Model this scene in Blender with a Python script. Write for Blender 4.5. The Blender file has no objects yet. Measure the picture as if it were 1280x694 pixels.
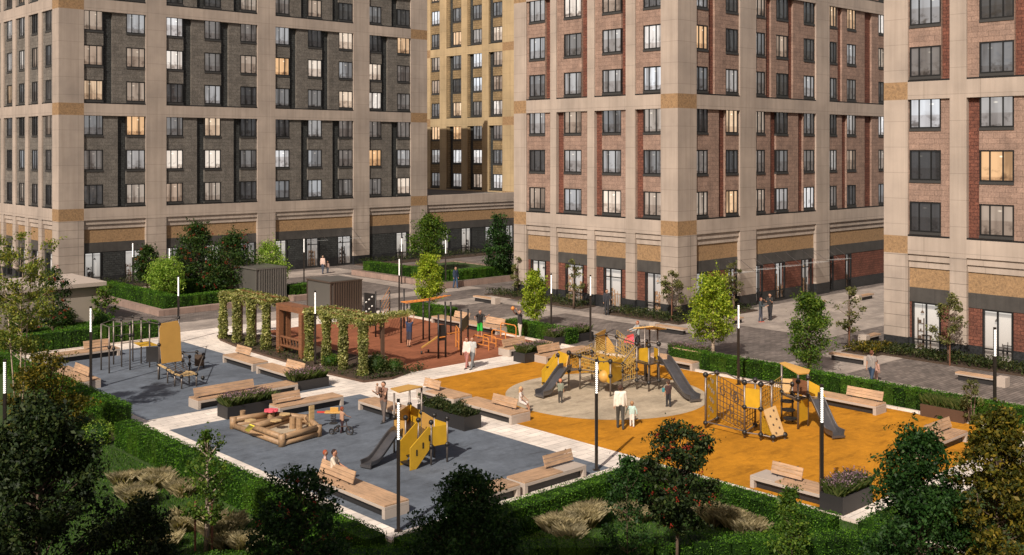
import bpy, bmesh, math, random
import numpy as np
from mathutils import Vector, Matrix
random.seed(7); RNG = np.random.default_rng(11)
sc = bpy.context.scene
C = sc.collection
R = math.radians
F, CH, HY = 1331.0, 12.0, 186.5
YAW = math.atan(1440/1331)
VX, VY = math.cos(YAW), math.sin(YAW); RX, RY = VY, -VX
def at(px, py, z=0.0):                      # a point of the photograph turned into a point of the place, at height z
    D = F*(CH-z)/(py-HY); l = (px-640)/F
    return Vector((D*(VX+l*RX), D*(VY+l*RY), z))
def ztop(base, py):                         # height of something standing at base whose top is seen at row py
    D = base.x*VX + base.y*VY
    return CH-(py-HY)*D/F
# ------------------------------------------------------------------ materials
MATS = {}
def newmat(name):
    m = bpy.data.materials.new(name); m.use_nodes = True
    nt = m.node_tree; nt.nodes.clear()
    out = nt.nodes.new('ShaderNodeOutputMaterial'); b = nt.nodes.new('ShaderNodeBsdfPrincipled')
    nt.links.new(b.outputs[0], out.inputs[0])
    MATS[name] = m
    return m, nt, b, out
def N(nt, t, **kw):
    n = nt.nodes.new(t)
    for k, v in kw.items():
        if k in n.inputs.keys(): n.inputs[k].default_value = v
        else: setattr(n, k, v)
    return n
def ramp(nt, fac, stops, interp='LINEAR'):
    r = nt.nodes.new('ShaderNodeValToRGB'); r.color_ramp.interpolation = interp
    e = r.color_ramp.elements
    while len(e) < len(stops): e.new(0.5)
    for i, (p, c) in enumerate(stops):
        e[i].position = p; e[i].color = (c[0], c[1], c[2], 1)
    nt.links.new(fac, r.inputs[0]); return r.outputs[0]
def mix(nt, a, b, fac, mode='MIX'):
    m = nt.nodes.new('ShaderNodeMix'); m.data_type = 'RGBA'; m.blend_type = mode
    for i, v in ((6, a), (7, b)):
        if isinstance(v, (tuple, list)): m.inputs[i].default_value = (v[0], v[1], v[2], 1)
        else: nt.links.new(v, m.inputs[i])
    if isinstance(fac, (int, float)): m.inputs[0].default_value = fac
    else: nt.links.new(fac, m.inputs[0])
    return m.outputs[2]
def mth(nt, op, a, b=None):
    m = nt.nodes.new('ShaderNodeMath'); m.operation = op
    for i, v in ((0, a), (1, b)):
        if v is None: continue
        if isinstance(v, (int, float)): m.inputs[i].default_value = v
        else: nt.links.new(v, m.inputs[i])
    return m.outputs[0]
def world_vec(nt):
    return nt.nodes.new('ShaderNodeNewGeometry').outputs['Position']
def noise(nt, vec, scale, detail=3, rough=.6):
    n = N(nt, 'ShaderNodeTexNoise', Scale=scale, Detail=detail, Roughness=rough)
    nt.links.new(vec, n.inputs['Vector']); return n.outputs[0]
def dark(c, k): return (c[0]*k, c[1]*k, c[2]*k)
def bumpy(nt, b, h, strength, dist=.02):
    bp = N(nt, 'ShaderNodeBump', Strength=strength, Distance=dist)
    nt.links.new(h, bp.inputs['Height']); nt.links.new(bp.outputs[0], b.inputs['Normal'])
def plain(name, col, rough=.6, metal=0, var=.18, scale=6, bump=0.0):
    m, nt, b, o = newmat(name); p = world_vec(nt); n = noise(nt, p, scale)
    c = mix(nt, dark(col, 1-var), dark(col, 1+var), n)
    nt.links.new(c, b.inputs['Base Color']); b.inputs['Roughness'].default_value = rough
    b.inputs['Metallic'].default_value = metal
    if bump: bumpy(nt, b, noise(nt, p, scale*6), bump)
    return m
def facade_uv(nt):
    s = nt.nodes.new('ShaderNodeSeparateXYZ'); nt.links.new(world_vec(nt), s.inputs[0])
    c = nt.nodes.new('ShaderNodeCombineXYZ')
    nt.links.new(mth(nt, 'ADD', s.outputs[0], s.outputs[1]), c.inputs[0]); nt.links.new(s.outputs[2], c.inputs[1])
    return c.outputs[0]
def tiled(name, col, w, h, mortar=.015, mcol=None, var=.1, offset=0.0, rough=.75, nscale=1.2, bump=.3, facade=True, fine=25, finevar=.12, squash=None, patch=.0):
    m, nt, b, o = newmat(name)
    v = facade_uv(nt) if facade else world_vec(nt)
    bt = N(nt, 'ShaderNodeTexBrick', Scale=1.0)
    bt.offset = offset
    bt.inputs['Mortar Size'].default_value = mortar; bt.inputs['Mortar Smooth'].default_value = .1
    bt.inputs['Brick Width'].default_value = w; bt.inputs['Row Height'].default_value = h
    bt.inputs['Color1'].default_value = (*dark(col, 1-var), 1); bt.inputs['Color2'].default_value = (*dark(col, 1+var), 1)
    mc = mcol or dark(col, .45); bt.inputs['Mortar'].default_value = (*mc, 1)
    nt.links.new(v, bt.inputs['Vector'])
    n1 = noise(nt, world_vec(nt), nscale, 4); n2 = noise(nt, world_vec(nt), fine, 2)
    c = mix(nt, bt.outputs[0], ramp(nt, n1, [(.3, (.78, .78, .78)), (.7, (1.15, 1.14, 1.12))]), 1.0, 'MULTIPLY')
    c = mix(nt, c, ramp(nt, n2, [(.3, (1-finevar,)*3), (.7, (1+finevar,)*3)]), 1.0, 'MULTIPLY')
    if facade:
        mp = N(nt, 'ShaderNodeMapping'); mp.inputs['Scale'].default_value = (2.6, 2.6, .12); nt.links.new(world_vec(nt), mp.inputs[0])
        c = mix(nt, c, ramp(nt, noise(nt, mp.outputs[0], 1.0, 4, .6), [(.3, (.88, .87, .86)), (.6, (1.04, 1.04, 1.04))]), 1.0, 'MULTIPLY')
    if patch:
        n3 = noise(nt, world_vec(nt), .35, 5, .65)
        c = mix(nt, c, ramp(nt, n3, [(.35, (1-patch,)*3), (.6, (1.05,)*3)]), 1.0, 'MULTIPLY')
    nt.links.new(c, b.inputs['Base Color']); b.inputs['Roughness'].default_value = rough
    inv = mth(nt, 'SUBTRACT', 1.0, bt.outputs[1])
    bumpy(nt, b, mth(nt, 'ADD', inv, mth(nt, 'MULTIPLY', n2, .5)), bump)
    return m
def stone(name, col, rock=7, var=.45):
    m, nt, b, o = newmat(name); p = world_vec(nt)
    vo = N(nt, 'ShaderNodeTexVoronoi', Scale=4.2); vo.feature = 'SMOOTH_F1'
    dv = mix(nt, p, noise(nt, p, 1.6), .55, 'ADD'); nt.links.new(dv, vo.inputs['Vector'])
    n = noise(nt, p, rock, 5)
    c = mix(nt, dark(col, 1-var), dark(col, 1+var*.8), n)
    c = mix(nt, c, ramp(nt, vo.outputs[0], [(.25, (.85, .85, .85)), (.33, (1.3, 1.27, 1.2)), (.40, (.88, .88, .88)), (.52, (1.22, 1.2, 1.15)), (.6, (.9, .9, .9))]), 1, 'MULTIPLY')
    nt.links.new(c, b.inputs['Base Color']); b.inputs['Roughness'].default_value = .6
    bumpy(nt, b, n, .3); return m
def leafmat(name, c1, c2, c3=None, trans=.25, rough=.55):
    m, nt, b, o = newmat(name)
    g = nt.nodes.new('ShaderNodeNewGeometry')
    st = [(0, c1), (.6, c2), (1, c3 or c2)]
    c = ramp(nt, g.outputs['Random Per Island'], st)
    n = noise(nt, g.outputs['Position'], 1.6, 2)
    c = mix(nt, c, ramp(nt, n, [(.3, (.6, .62, .6)), (.7, (1.3, 1.28, 1.1))]), 1, 'MULTIPLY')
    nt.links.new(c, b.inputs['Base Color']); b.inputs['Roughness'].default_value = rough
    b.inputs['Specular IOR Level'].default_value = .25
    t = nt.nodes.new('ShaderNodeBsdfTranslucent'); nt.links.new(mix(nt, c, (1.6, 1.7, .7), 1, 'MULTIPLY'), t.inputs[0])
    ms = N(nt, 'ShaderNodeMixShader'); ms.inputs[0].default_value = trans
    nt.links.new(b.outputs[0], ms.inputs[1]); nt.links.new(t.outputs[0], ms.inputs[2]); nt.links.new(ms.outputs[0], o.inputs[0])
    return m
BEIGE = (.40, .342, .295)
tiled('cladding', BEIGE, 2.05, 1.515, .012, dark(BEIGE, .62), .02, rough=.6, nscale=.25, finevar=.03, bump=.05)
tiled('cladding_base', dark(BEIGE, .98), 2.05, .72, .018, dark(BEIGE, .45), .03, rough=.6, nscale=.5, finevar=.03, bump=.1)
tiled('cladding_band', dark(BEIGE, 1.03), 3.3, 3.03, .012, dark(BEIGE, .62), .02, rough=.6, nscale=.25, finevar=.03, bump=.05)
YB = (.43, .33, .195)
tiled('yellow_cladding', YB, 2.05, 1.515, .012, dark(YB, .62), .02, rough=.6, nscale=.3, finevar=.03, bump=.05)
tiled('yellow_brick', (.25, .18, .095), .55, .27, .02, None, .12, .5, fine=14, finevar=.22)
tiled('grey_brick', (.15, .14, .126), .62, .3, .016, (.105, .095, .082), .12, .5, fine=12, finevar=.35, bump=.5)
tiled('dark_brick', (.035, .04, .04), .4, .2, .02, (.015, .016, .017), .2, .5, fine=11, finevar=.6, bump=.8)
tiled('pink_brick', (.29, .20, .16), .62, .3, .014, (.19, .13, .10), .1, .5, fine=12, finevar=.22, bump=.4)
tiled('red_brick', (.155, .058, .038), .4, .2, .02, (.09, .03, .02), .2, .5, fine=12, finevar=.4, bump=.6)
tiled('plinth_stone', (.028, .03, .033), .9, .45, .01, (.012, .012, .013), .1, .5, rough=.35, fine=9, finevar=.4)
tiled('grey_sheet', (.068, .065, .062), 2.4, 4, .01, (.03, .03, .03), .05, rough=.45, finevar=.05)
stone('ornate_panel', (.30, .195, .105))
plain('frame_metal', (.02, .021, .022), .4, .3, .1)
plain('sill_metal', (.055, .055, .054), .5, .2, .1)
plain('roof_felt', (.12, .11, .10), .9)
tiled('pavers', (.175, .150, .137), .6, .2, .018, (.065, .056, .051), .3, .5, facade=False, nscale=.5, finevar=.15, bump=.3, patch=.3)
tiled('light_paving', (.78, .71, .64), .9, .45, .012, (.38, .34, .31), .09, .5, facade=False, nscale=.6, finevar=.08, bump=.15, patch=.14)
tiled('plaza_pale_sunlit', (.36, .315, .28), .6, .3, .01, (.22, .19, .18), .14, .5, facade=False, nscale=.5, finevar=.1, bump=.2, patch=.22)  # pale paving whose tone also stands in for sun patches
tiled('kerb_stone', (.6, .52, .46), 1.0, 1.0, .012, (.25, .2, .18), .06, .5, facade=False, nscale=.8, finevar=.08, bump=.1)
tiled('bed_wall', (.30, .215, .18), 1.2, .5, .012, (.16, .12, .1), .06, 0, nscale=.8, finevar=.08, bump=.1)
def rubber(name, col, grain=60):
    m, nt, b, o = newmat(name); p = world_vec(nt)
    c = mix(nt, dark(col, .62), dark(col, 1.4), noise(nt, p, grain, 1, .5))
    c = mix(nt, c, ramp(nt, noise(nt, p, .45, 5, .7), [(.3, (.70, .69, .68)), (.7, (1.2, 1.19, 1.17))]), 1, 'MULTIPLY')
    c = mix(nt, c, ramp(nt, noise(nt, p, 3.3, 6, .75), [(.3, (.84, .84, .84)), (.65, (1.1, 1.1, 1.1))]), 1, 'MULTIPLY')
    mp = N(nt, 'ShaderNodeMapping'); mp.inputs['Scale'].default_value = (.5, 1.6, 1); mp.inputs['Rotation'].default_value = (0, 0, .5); nt.links.new(p, mp.inputs[0])
    c = mix(nt, c, ramp(nt, noise(nt, mp.outputs[0], 1.1, 7, .72), [(.36, (.72, .71, .70)), (.47, (1, 1, 1)), (.6, (1.02, 1.02, 1.02)), (.72, (1.16, 1.15, 1.13))]), 1, 'MULTIPLY')
    nt.links.new(c, b.inputs['Base Color']); b.inputs['Roughness'].default_value = .9; b.inputs['Specular IOR Level'].default_value = .2
    bumpy(nt, b, noise(nt, p, 45, 2), .35, .01)
rubber('blue_rubber', (.128, .152, .188)); rubber('orange_rubber', (.47, .205, .014)); rubber('terracotta_rubber', (.27, .10, .052))
rubber('sand_rubber', (.44, .37, .275), 80)
plain('lawn_soil', (.030, .062, .008), .95, 0, .5, 1.3); plain('gravel', (.45, .31, .19), .95, 0, .3, 30); plain('soil', (.055, .035, .022), .95, 0, .4, 12)
plain('concrete', (.42, .36, .31), .8, 0, .1, 3, .1); plain('concrete_dark', (.13, .12, .115), .8, 0, .1, 3, .1)
plain('render_wall', (.33, .285, .235), .8, 0, .06, 1.2, .1)
def woodmat(name, col, axis=0, sc_=14):
    m, nt, b, o = newmat(name); p = world_vec(nt)
    mp = N(nt, 'ShaderNodeMapping'); mp.inputs['Scale'].default_value = (1.2, sc_, sc_) if axis == 0 else (sc_, 1.2, sc_)
    nt.links.new(p, mp.inputs[0]); n = noise(nt, mp.outputs[0], 1.3, 4)
    nt.links.new(mix(nt, ramp(nt, n, [(.25, dark(col, .58)), (.5, col), (.8, dark(col, 1.25))]), ramp(nt, noise(nt, p, 1.1, 4, .6), [(.3, (.72, .74, .78)), (.65, (1.08, 1.07, 1.05))]), 1, 'MULTIPLY'), b.inputs['Base Color']); b.inputs['Roughness'].default_value = .55
    bumpy(nt, b, n, .2)
woodmat('deck_wood_x', (.50, .325, .20), 0); woodmat('deck_wood_y', (.50, .325, .20), 1); woodmat('log_wood', (.36, .23, .125), 0, 8)
woodmat('frame_wood', (.22, .095, .045), 1, 9); woodmat('light_wood', (.6, .42, .2), 0, 8)
plain('planter_metal', (.032, .031, .032), .5, .2, .15, 2); plain('brown_metal', (.10, .06, .042), .5, .2, .15, 2)
plain('pole_dark', (.045, .038, .034), .4, .6, .1); plain('grey_post', (.20, .17, .15), .4, .5, .1); plain('workout_post', (.03, .028, .028), .45, .4, .1)
plain('steel', (.20, .19, .19), .28, .9, .15, 3); plain('slide_steel', (.17, .165, .17), .38, .7, .35, 3)
plain('ball_black', (.016, .015, .015), .45, 0, .1); plain('orange_tube', (.62, .23, .05), .4, 0, .1)
plain('yellow_panel', (.56, .33, .02), .45, 0, .25, 2.5); plain('ochre_panel', (.56, .32, .08), .5, 0, .12, 2); plain('cream_panel', (.62, .42, .2), .5, 0, .1)
plain('rope', (.42, .27, .07), .8, 0, .2); plain('rope_dark', (.09, .06, .04), .8, 0, .2)
plain('tree_bark', (.12, .08, .055), .9, 0, .4, 20, .4); plain('pale_bark', (.42, .33, .25), .85, 0, .35, 14, .2); plain('stake_wood', (.17, .07, .04), .8)
plain('hold_white', (.75, .75, .72), .5); plain('red_plastic', (.62, .06, .05), .4); plain('pink_plastic', (.75, .12, .16), .4); plain('yellow_plastic', (.72, .60, .06), .4)
plain('tyre', (.02, .02, .02), .7); plain('berry', (.22, .022, .010), .5, 0, .4)
def corrugated(name, col, rough=.4):
    m, nt, b, o = newmat(name)
    nt.links.new(mix(nt, dark(col, .85), dark(col, 1.12), noise(nt, world_vec(nt), .9, 4)), b.inputs['Base Color'])
    b.inputs['Roughness'].default_value = rough; b.inputs['Metallic'].default_value = .25
corrugated('kiosk_grey', (.17, .16, .145)); corrugated('kiosk_brown', (.105, .078, .062)); corrugated('kiosk_side', (.125, .12, .11))
def emis(name, col, s):
    m, nt, b, o = newmat(name); b.inputs['Base Color'].default_value = (*col, 1)
    b.inputs['Emission Color'].default_value = (*col, 1); b.inputs['Emission Strength'].default_value = s
emis('lamp_light', (1, .96, .9), 1.0)
def glasspane(name, lit, warm, gain=1.0, base=.02, shop=False):
    """a pane: dark glass, behind it curtains and lamp light of a room that differs from window to window"""
    m, nt, b, o = newmat(name)
    oi = nt.nodes.new('ShaderNodeObjectInfo'); rnd = oi.outputs['Random']
    tc = nt.nodes.new('ShaderNodeTexCoord'); sx = nt.nodes.new('ShaderNodeSeparateXYZ'); nt.links.new(tc.outputs['UV'], sx.inputs[0])
    u, v = sx.outputs[0], sx.outputs[1]
    def h(k):                       # a second random number
        return mth(nt, 'FRACT', mth(nt, 'MULTIPLY', rnd, k))
    level = ramp(nt, rnd, [(0, (.10,)*3), (1-lit, (.30,)*3), (1-lit*.66, (.62,)*3), (1-lit*.36, (1.15,)*3)], 'CONSTANT')
    tint = ramp(nt, h(17.3), [(0, (1, .60, .30)), (warm, (1, .74, .50)), (min(.98, warm+.15), (1, .92, .84)), (1, (.86, .92, 1))])
    off = mth(nt, 'MULTIPLY', rnd, 53.0)
    cv = nt.nodes.new('ShaderNodeCombineXYZ'); nt.links.new(mth(nt, 'ADD', mth(nt, 'MULTIPLY', u, 2.6), off), cv.inputs[0]); nt.links.new(off, cv.inputs[1])
    nt.links.new(mth(nt, 'MULTIPLY', v, .25 if not shop else 2.2), cv.inputs[2])
    cur = noise(nt, cv.outputs[0], 1.1 if not shop else 1.6, 2, .5)
    curtain = ramp(nt, cur, [(.36, (.45, .42, .40)), (.44, (.85, .82, .8)), (.62, (1.12, 1.1, 1.08))])
    blind = ramp(nt, mth(nt, 'SUBTRACT', v, mth(nt, 'MULTIPLY', h(31.7), .6)), [(0, (.72, .68, .66)), (.04, (1, 1, 1))])
    cv2 = nt.nodes.new('ShaderNodeCombineXYZ'); nt.links.new(mth(nt, 'ADD', mth(nt, 'MULTIPLY', u, 2.4), off), cv2.inputs[0]); nt.links.new(mth(nt, 'MULTIPLY', v, 2.6), cv2.inputs[1]); nt.links.new(off, cv2.inputs[2])
    furn = ramp(nt, noise(nt, cv2.outputs[0], 1.5, 4, .6), [(.36, (.3, .27, .25)), (.5, (1, 1, 1))])
    fol = ramp(nt, v, [(.1, (1, 1, 1)), (.62, (0, 0, 0))])
    tint = mix(nt, (.80, .82, .86), tint, mth(nt, 'MINIMUM', level, 1.0)); c = mix(nt, tint, level, 1, 'MULTIPLY'); c = mix(nt, c, curtain, 1, 'MULTIPLY'); c = mix(nt, c, blind, 1, 'MULTIPLY')
    c = mix(nt, c, mix(nt, (1, 1, 1), furn, fol), 1, 'MULTIPLY')
    # ceiling lamp
    dx = mth(nt, 'SUBTRACT', u, mth(nt, 'ADD', .25, mth(nt, 'MULTIPLY', h(7.9), .5))); dy = mth(nt, 'MULTIPLY', mth(nt, 'SUBTRACT', v, .82), 2.2)
    d2 = mth(nt, 'ADD', mth(nt, 'MULTIPLY', dx, dx), mth(nt, 'MULTIPLY', dy, dy))
    lamp = ramp(nt, d2, [(0, (1, .9, .7)), (.006, (0, 0, 0))])
    c = mix(nt, c, mix(nt, lamp, level, 1, 'MULTIPLY'), 1, 'ADD')
    nt.links.new(c, b.inputs['Emission Color']); b.inputs['Emission Strength'].default_value = gain
    b.inputs['Base Color'].default_value = (base, base, base*1.05, 1); b.inputs['Roughness'].default_value = .08
    b.inputs['Specular IOR Level'].default_value = .75; bumpy(nt, b, noise(nt, world_vec(nt), .8, 2), .35, .12)
    return m
glasspane('pane_warm', .8, .6, .72); glasspane('pane_mixed', .72, .45, .74); glasspane('pane_cool', .97, .28, .85)
glasspane('pane_shop', .97, .12, .95, shop=True)
m, nt, b, o = newmat('shop_interior'); oi = nt.nodes.new('ShaderNodeObjectInfo'); tc = nt.nodes.new('ShaderNodeTexCoord'); sx = nt.nodes.new('ShaderNodeSeparateXYZ'); nt.links.new(tc.outputs['Generated'], sx.inputs[0])
g_ = ramp(nt, sx.outputs[2], [(0, (.16, .13, .11)), (.24, (.34, .30, .27)), (.28, (.66, .62, .58)), (.85, (1, .97, .93)), (.93, (.7, .68, .66)), (.95, (1.5, 1.45, 1.4)), (1, (.8, .78, .75))])
lv = ramp(nt, oi.outputs['Random'], [(0, (.35,)*3), (.3, (.6, .57, .55)), (.6, (.85,)*3), (1, (1, .95, .88))])
nt.links.new(mix(nt, g_, lv, 1, 'MULTIPLY'), b.inputs['Emission Color']); b.inputs['Emission Strength'].default_value = .62; b.inputs['Base Color'].default_value = (.3, .28, .26, 1)
m, nt, b, o = newmat('shop_glass'); b.inputs['Base Color'].default_value = (.02, .022, .025, 1); b.inputs['Roughness'].default_value = .04; b.inputs['Alpha'].default_value = .12; b.inputs['Specular IOR Level'].default_value = .8
m, nt, b, o = newmat('clear_glass'); b.inputs['Base Color'].default_value = (.9, .95, .97, 1); b.inputs['Roughness'].default_value = .05
b.inputs['Alpha'].default_value = .28; b.inputs['Specular IOR Level'].default_value = .8
# foliage
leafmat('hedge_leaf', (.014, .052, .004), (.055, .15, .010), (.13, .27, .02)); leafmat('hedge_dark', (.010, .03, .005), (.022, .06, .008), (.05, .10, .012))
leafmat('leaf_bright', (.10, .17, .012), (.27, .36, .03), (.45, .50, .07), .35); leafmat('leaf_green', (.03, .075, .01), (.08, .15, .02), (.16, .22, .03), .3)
leafmat('leaf_shade', (.006, .015, .004), (.018, .036, .008), (.055, .075, .02), .1, .6); leafmat('leaf_deep', (.008, .03, .006), (.02, .06, .012), (.04, .09, .018), .2)  # dark foreground leaves: the shade there is put into their colour
leafmat('leaf_birch', (.07, .11, .02), (.20, .24, .05), (.34, .31, .06), .3); leafmat('leaf_pale', (.07, .085, .03), (.14, .15, .055), (.22, .21, .09), .3); leafmat('leaf_yellow', (.025, .035, .006), (.09, .09, .012), (.24, .17, .02), .3)
leafmat('leaf_rowan', (.012, .035, .008), (.03, .07, .012), (.06, .09, .015), .2); leafmat('leaf_lime', (.10, .2, .02), (.24, .38, .06), (.42, .52, .12), .35)
leafmat('vine_leaf', (.10, .13, .03), (.28, .29, .10), (.48, .46, .24), .3); leafmat('grass_leaf', (.02, .07, .005), (.055, .15, .012), (.12, .22, .02), .3)
leafmat('feather_leaf', (.13, .11, .06), (.32, .27, .18), (.52, .45, .33), .3); leafmat('lavender_leaf', (.03, .06, .012), (.08, .11, .03), (.14, .15, .06), .3)
leafmat('lavender_flower', (.12, .07, .12), (.26, .16, .24), (.38, .26, .30), .2); leafmat('shrub_leaf', (.012, .025, .007), (.035, .055, .014), (.08, .08, .03), .2)
# ------------------------------------------------------------------ objects
def tag(o, label=None, cat=None, group=None, kind=None):
    if label: o['label'] = label
    if cat: o['category'] = cat
    if group: o['group'] = group
    if kind: o['kind'] = kind
    return o
def empty(name, loc=(0, 0, 0), rz=0.0, label=None, cat=None, group=None, parent=None):
    o = bpy.data.objects.new(name, None); C.objects.link(o); o.location = loc; o.rotation_euler = (0, 0, rz); o.empty_display_size = .2
    if parent: o.parent = parent
    return tag(o, label, cat, group)
def wloc(o):
    v = Vector((0, 0, 0))
    while o is not None: v += Vector(o.location); o = o.parent
    return v
def link(me, name, mat, parent=None, local=False, smooth=False):
    mats = mat if isinstance(mat, (list, tuple)) else [mat]
    for mm in mats: me.materials.append(MATS[mm])
    if smooth: me.polygons.foreach_set('use_smooth', [True]*len(me.polygons))
    o = bpy.data.objects.new(name, me); C.objects.link(o)
    if parent is not None:
        if not local: me.transform(Matrix.Translation(-wloc(parent)))
        o.parent = parent
    return o
class MB:
    def __init__(s): s.v = []; s.f = []; s.m = []; s.mi = 0
    def add(s, vs, fs):
        n = len(s.v); s.v += [tuple(v) for v in vs]
        for f in fs: s.f.append([i+n for i in f]); s.m.append(s.mi)
    def box(s, a, b):
        x0, x1 = sorted((a[0], b[0])); y0, y1 = sorted((a[1], b[1])); z0, z1 = sorted((a[2], b[2]))
        s.add([(x0, y0, z0), (x1, y0, z0), (x1, y1, z0), (x0, y1, z0), (x0, y0, z1), (x1, y0, z1), (x1, y1, z1), (x0, y1, z1)],
              [(3, 2, 1, 0), (4, 5, 6, 7), (0, 1, 5, 4), (1, 2, 6, 5), (2, 3, 7, 6), (3, 0, 4, 7)]); return s
    def obox(s, c, u, v, w):         # oriented box: centre and three half vectors
        c, u, v, w = map(Vector, (c, u, v, w))
        P = [c-u-v-w, c+u-v-w, c+u+v-w, c-u+v-w, c-u-v+w, c+u-v+w, c+u+v+w, c-u+v+w]
        s.add(P, [(3, 2, 1, 0), (4, 5, 6, 7), (0, 1, 5, 4), (1, 2, 6, 5), (2, 3, 7, 6), (3, 0, 4, 7)]); return s
    def bar(s, p, q, w, h, up=(0, 0, 1)):
        p, q = Vector(p), Vector(q); d = (q-p); L = d.length; d.normalize(); up = Vector(up)
        r = d.cross(up)
        if r.length < 1e-4: r = d.cross(Vector((1, 0, 0)))
        r.normalize(); u = r.cross(d)
        return s.obox((p+q)/2, d*L/2, r*w/2, u*h/2)
    def tube(s, p, q, r0, r1=None, n=8, cap=True):
        p, q = Vector(p), Vector(q); r1 = r0 if r1 is None else r1
        d = (q-p)
        if d.length < 1e-6: return s
        d.normalize(); a = d.orthogonal().normalized(); b = d.cross(a)
        vs = [c+(a*math.cos(t)+b*math.sin(t))*r for c, r in ((p, r0), (q, r1)) for t in [2*math.pi*i/n for i in range(n)]]
        fs = [(i, (i+1) % n, n+(i+1) % n, n+i) for i in range(n)]
        if cap: fs += [tuple(range(n))[::-1], tuple(range(n, 2*n))]
        s.add(vs, fs); return s
    def path(s, pts, r, n=6):
        for a, b in zip(pts[:-1], pts[1:]): s.tube(a, b, r, r, n)
        return s
    def ball(s, c, r, n=10, k=7, sz=1.0):
        vs = []; fs = []; c = Vector(c)
        for i in range(1, k):
            th = math.pi*i/k
            for j in range(n):
                ph = 2*math.pi*j/n; vs.append(c+Vector((math.sin(th)*math.cos(ph), math.sin(th)*math.sin(ph), sz*math.cos(th)))*r)
        vs += [c+Vector((0, 0, r*sz)), c-Vector((0, 0, r*sz))]; T = len(vs)-2
        for i in range(k-2):
            for j in range(n): fs.append((i*n+j, (i+1)*n+j, (i+1)*n+(j+1) % n, i*n+(j+1) % n))
        for j in range(n): fs.append((T, j, (j+1) % n)); fs.append((T+1, (k-2)*n+(j+1) % n, (k-2)*n+j))
        s.add(vs, fs); return s
    def prism(s, poly, z0, z1):
        n = len(poly)
        s.add([(x, y, z0) for x, y in poly]+[(x, y, z1) for x, y in poly],
              [tuple(range(n))[::-1], tuple(range(n, 2*n))]+[(i, (i+1) % n, n+(i+1) % n, n+i) for i in range(n)]); return s
    def slab(s, P, t):                # thick plate through a planar 3-D outline
        P = [Vector(p) for p in P]; nrm = (P[1]-P[0]).cross(P[2]-P[1]).normalized()*t/2; n = len(P)
        s.add([p-nrm for p in P]+[p+nrm for p in P], [tuple(range(n))[::-1], tuple(range(n, 2*n))]+[(i, (i+1) % n, n+(i+1) % n, n+i) for i in range(n)]); return s
    def build(s, name, mat, parent=None, local=False, smooth=False, bevel=0):
        me = bpy.data.meshes.new(name); me.from_pydata(s.v, [], s.f); me.validate()
        if isinstance(mat, (list, tuple)): me.polygons.foreach_set('material_index', s.m[:len(me.polygons)])
        o = link(me, name, mat, parent, local, smooth)
        if bevel:
            md = o.modifiers.new('b', 'BEVEL'); md.width = bevel; md.segments = 2; md.limit_method = 'ANGLE'
        return o
def quadcloud(P):
    n = len(P); me = bpy.data.meshes.new('m')
    me.vertices.add(4*n); me.loops.add(4*n); me.polygons.add(n)
    me.vertices.foreach_set('co', P.reshape(-1).astype(np.float32))
    me.loops.foreach_set('vertex_index', np.arange(4*n, dtype=np.int32))
    me.polygons.foreach_set('loop_start', np.arange(0, 4*n, 4, dtype=np.int32)); me.polygons.foreach_set('loop_total', np.full(n, 4, dtype=np.int32))
    me.update(); me.validate(); return me
def leaves(cent, size, aspect=.55, up=.5, var=.35):
    n = len(cent); d = RNG.normal(size=(n, 3)); d /= np.linalg.norm(d, axis=1)[:, None]
    nn = RNG.normal(size=(n, 3)); nn[:, 2] = np.abs(nn[:, 2])+up*1.5
    s = np.cross(d, nn); s /= (np.linalg.norm(s, axis=1)[:, None]+1e-9)
    L = (size*(1+var*RNG.normal(size=n)).clip(.4, 1.8))[:, None]
    a = cent-d*L*.5; b = cent+d*L*.5; m_ = cent+d*L*.05+np.cross(s, d)*L*.12
    return np.stack([a, m_+s*L*aspect*.5, b, m_-s*L*aspect*.5], 1)
def blades(base, h, w, lean=.35):
    n = len(base); ang = RNG.uniform(0, 2*np.pi, n); dx = np.stack([np.cos(ang), np.sin(ang), np.zeros(n)], 1)
    sd = np.stack([-np.sin(ang), np.cos(ang), np.zeros(n)], 1); hh = (h*(.6+.5*RNG.random(n)))[:, None]; ln = (RNG.random(n)*lean)[:, None]
    tip = base+dx*hh*ln+np.array([0, 0, 1.0])*hh; mid = base+dx*hh*ln*.35+np.array([0, 0, .62])*hh
    return np.stack([base-sd*w*.5, base+sd*w*.5, mid+sd*w*.5+(tip-mid)*.0, tip], 1)
def copy_tree(o, parent=None):
    c = o.copy(); C.objects.link(c); c.parent = parent
    for ch in list(o.children): copy_tree(ch, c)
    return c
# ------------------------------------------------------------------ ground
def sheet(name, pts, z, mat, kind='structure'):
    me = bpy.data.meshes.new(name); me.from_pydata([(p[0], p[1], z) for p in pts], [], [list(range(len(pts)))])
    o = link(me, name, mat); o['kind'] = kind; return o
def rect(x0, y0, x1, y1): return [(x0, y0), (x1, y0), (x1, y1), (x0, y1)]
sheet('ground', rect(-400, -400, 500, 500), 0, 'pavers')
sheet('pavement', rect(19.45, 26.35, 46.4, 66), .008, 'light_paving')
sheet('pavement', rect(31.3, 16.7, 46.4, 26.35), .008, 'light_paving')
sheet('path', rect(46.4, 62.6, 59, 65.2), .008, 'plaza_pale_sunlit')  # pale strips from here on: light paving and painted sun patches
sheet('path', rect(30.2, 66, 46.4, 69.6), .009, 'plaza_pale_sunlit')
sheet('path', rect(46.4, 69.2, 57.4, 71.6), .010, 'plaza_pale_sunlit')
sheet('path', rect(55.6, 71.6, 57.4, 86), .010, 'plaza_pale_sunlit')
sheet('path', rect(57.4, 69.2, 60.5, 71.0), .010, 'plaza_pale_sunlit')
sheet('path', rect(55.6, 42, 57.2, 62.6), .012, 'plaza_pale_sunlit')
sheet('path', rect(48.5, 54.4, 55.6, 56.2), .012, 'plaza_pale_sunlit')
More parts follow.
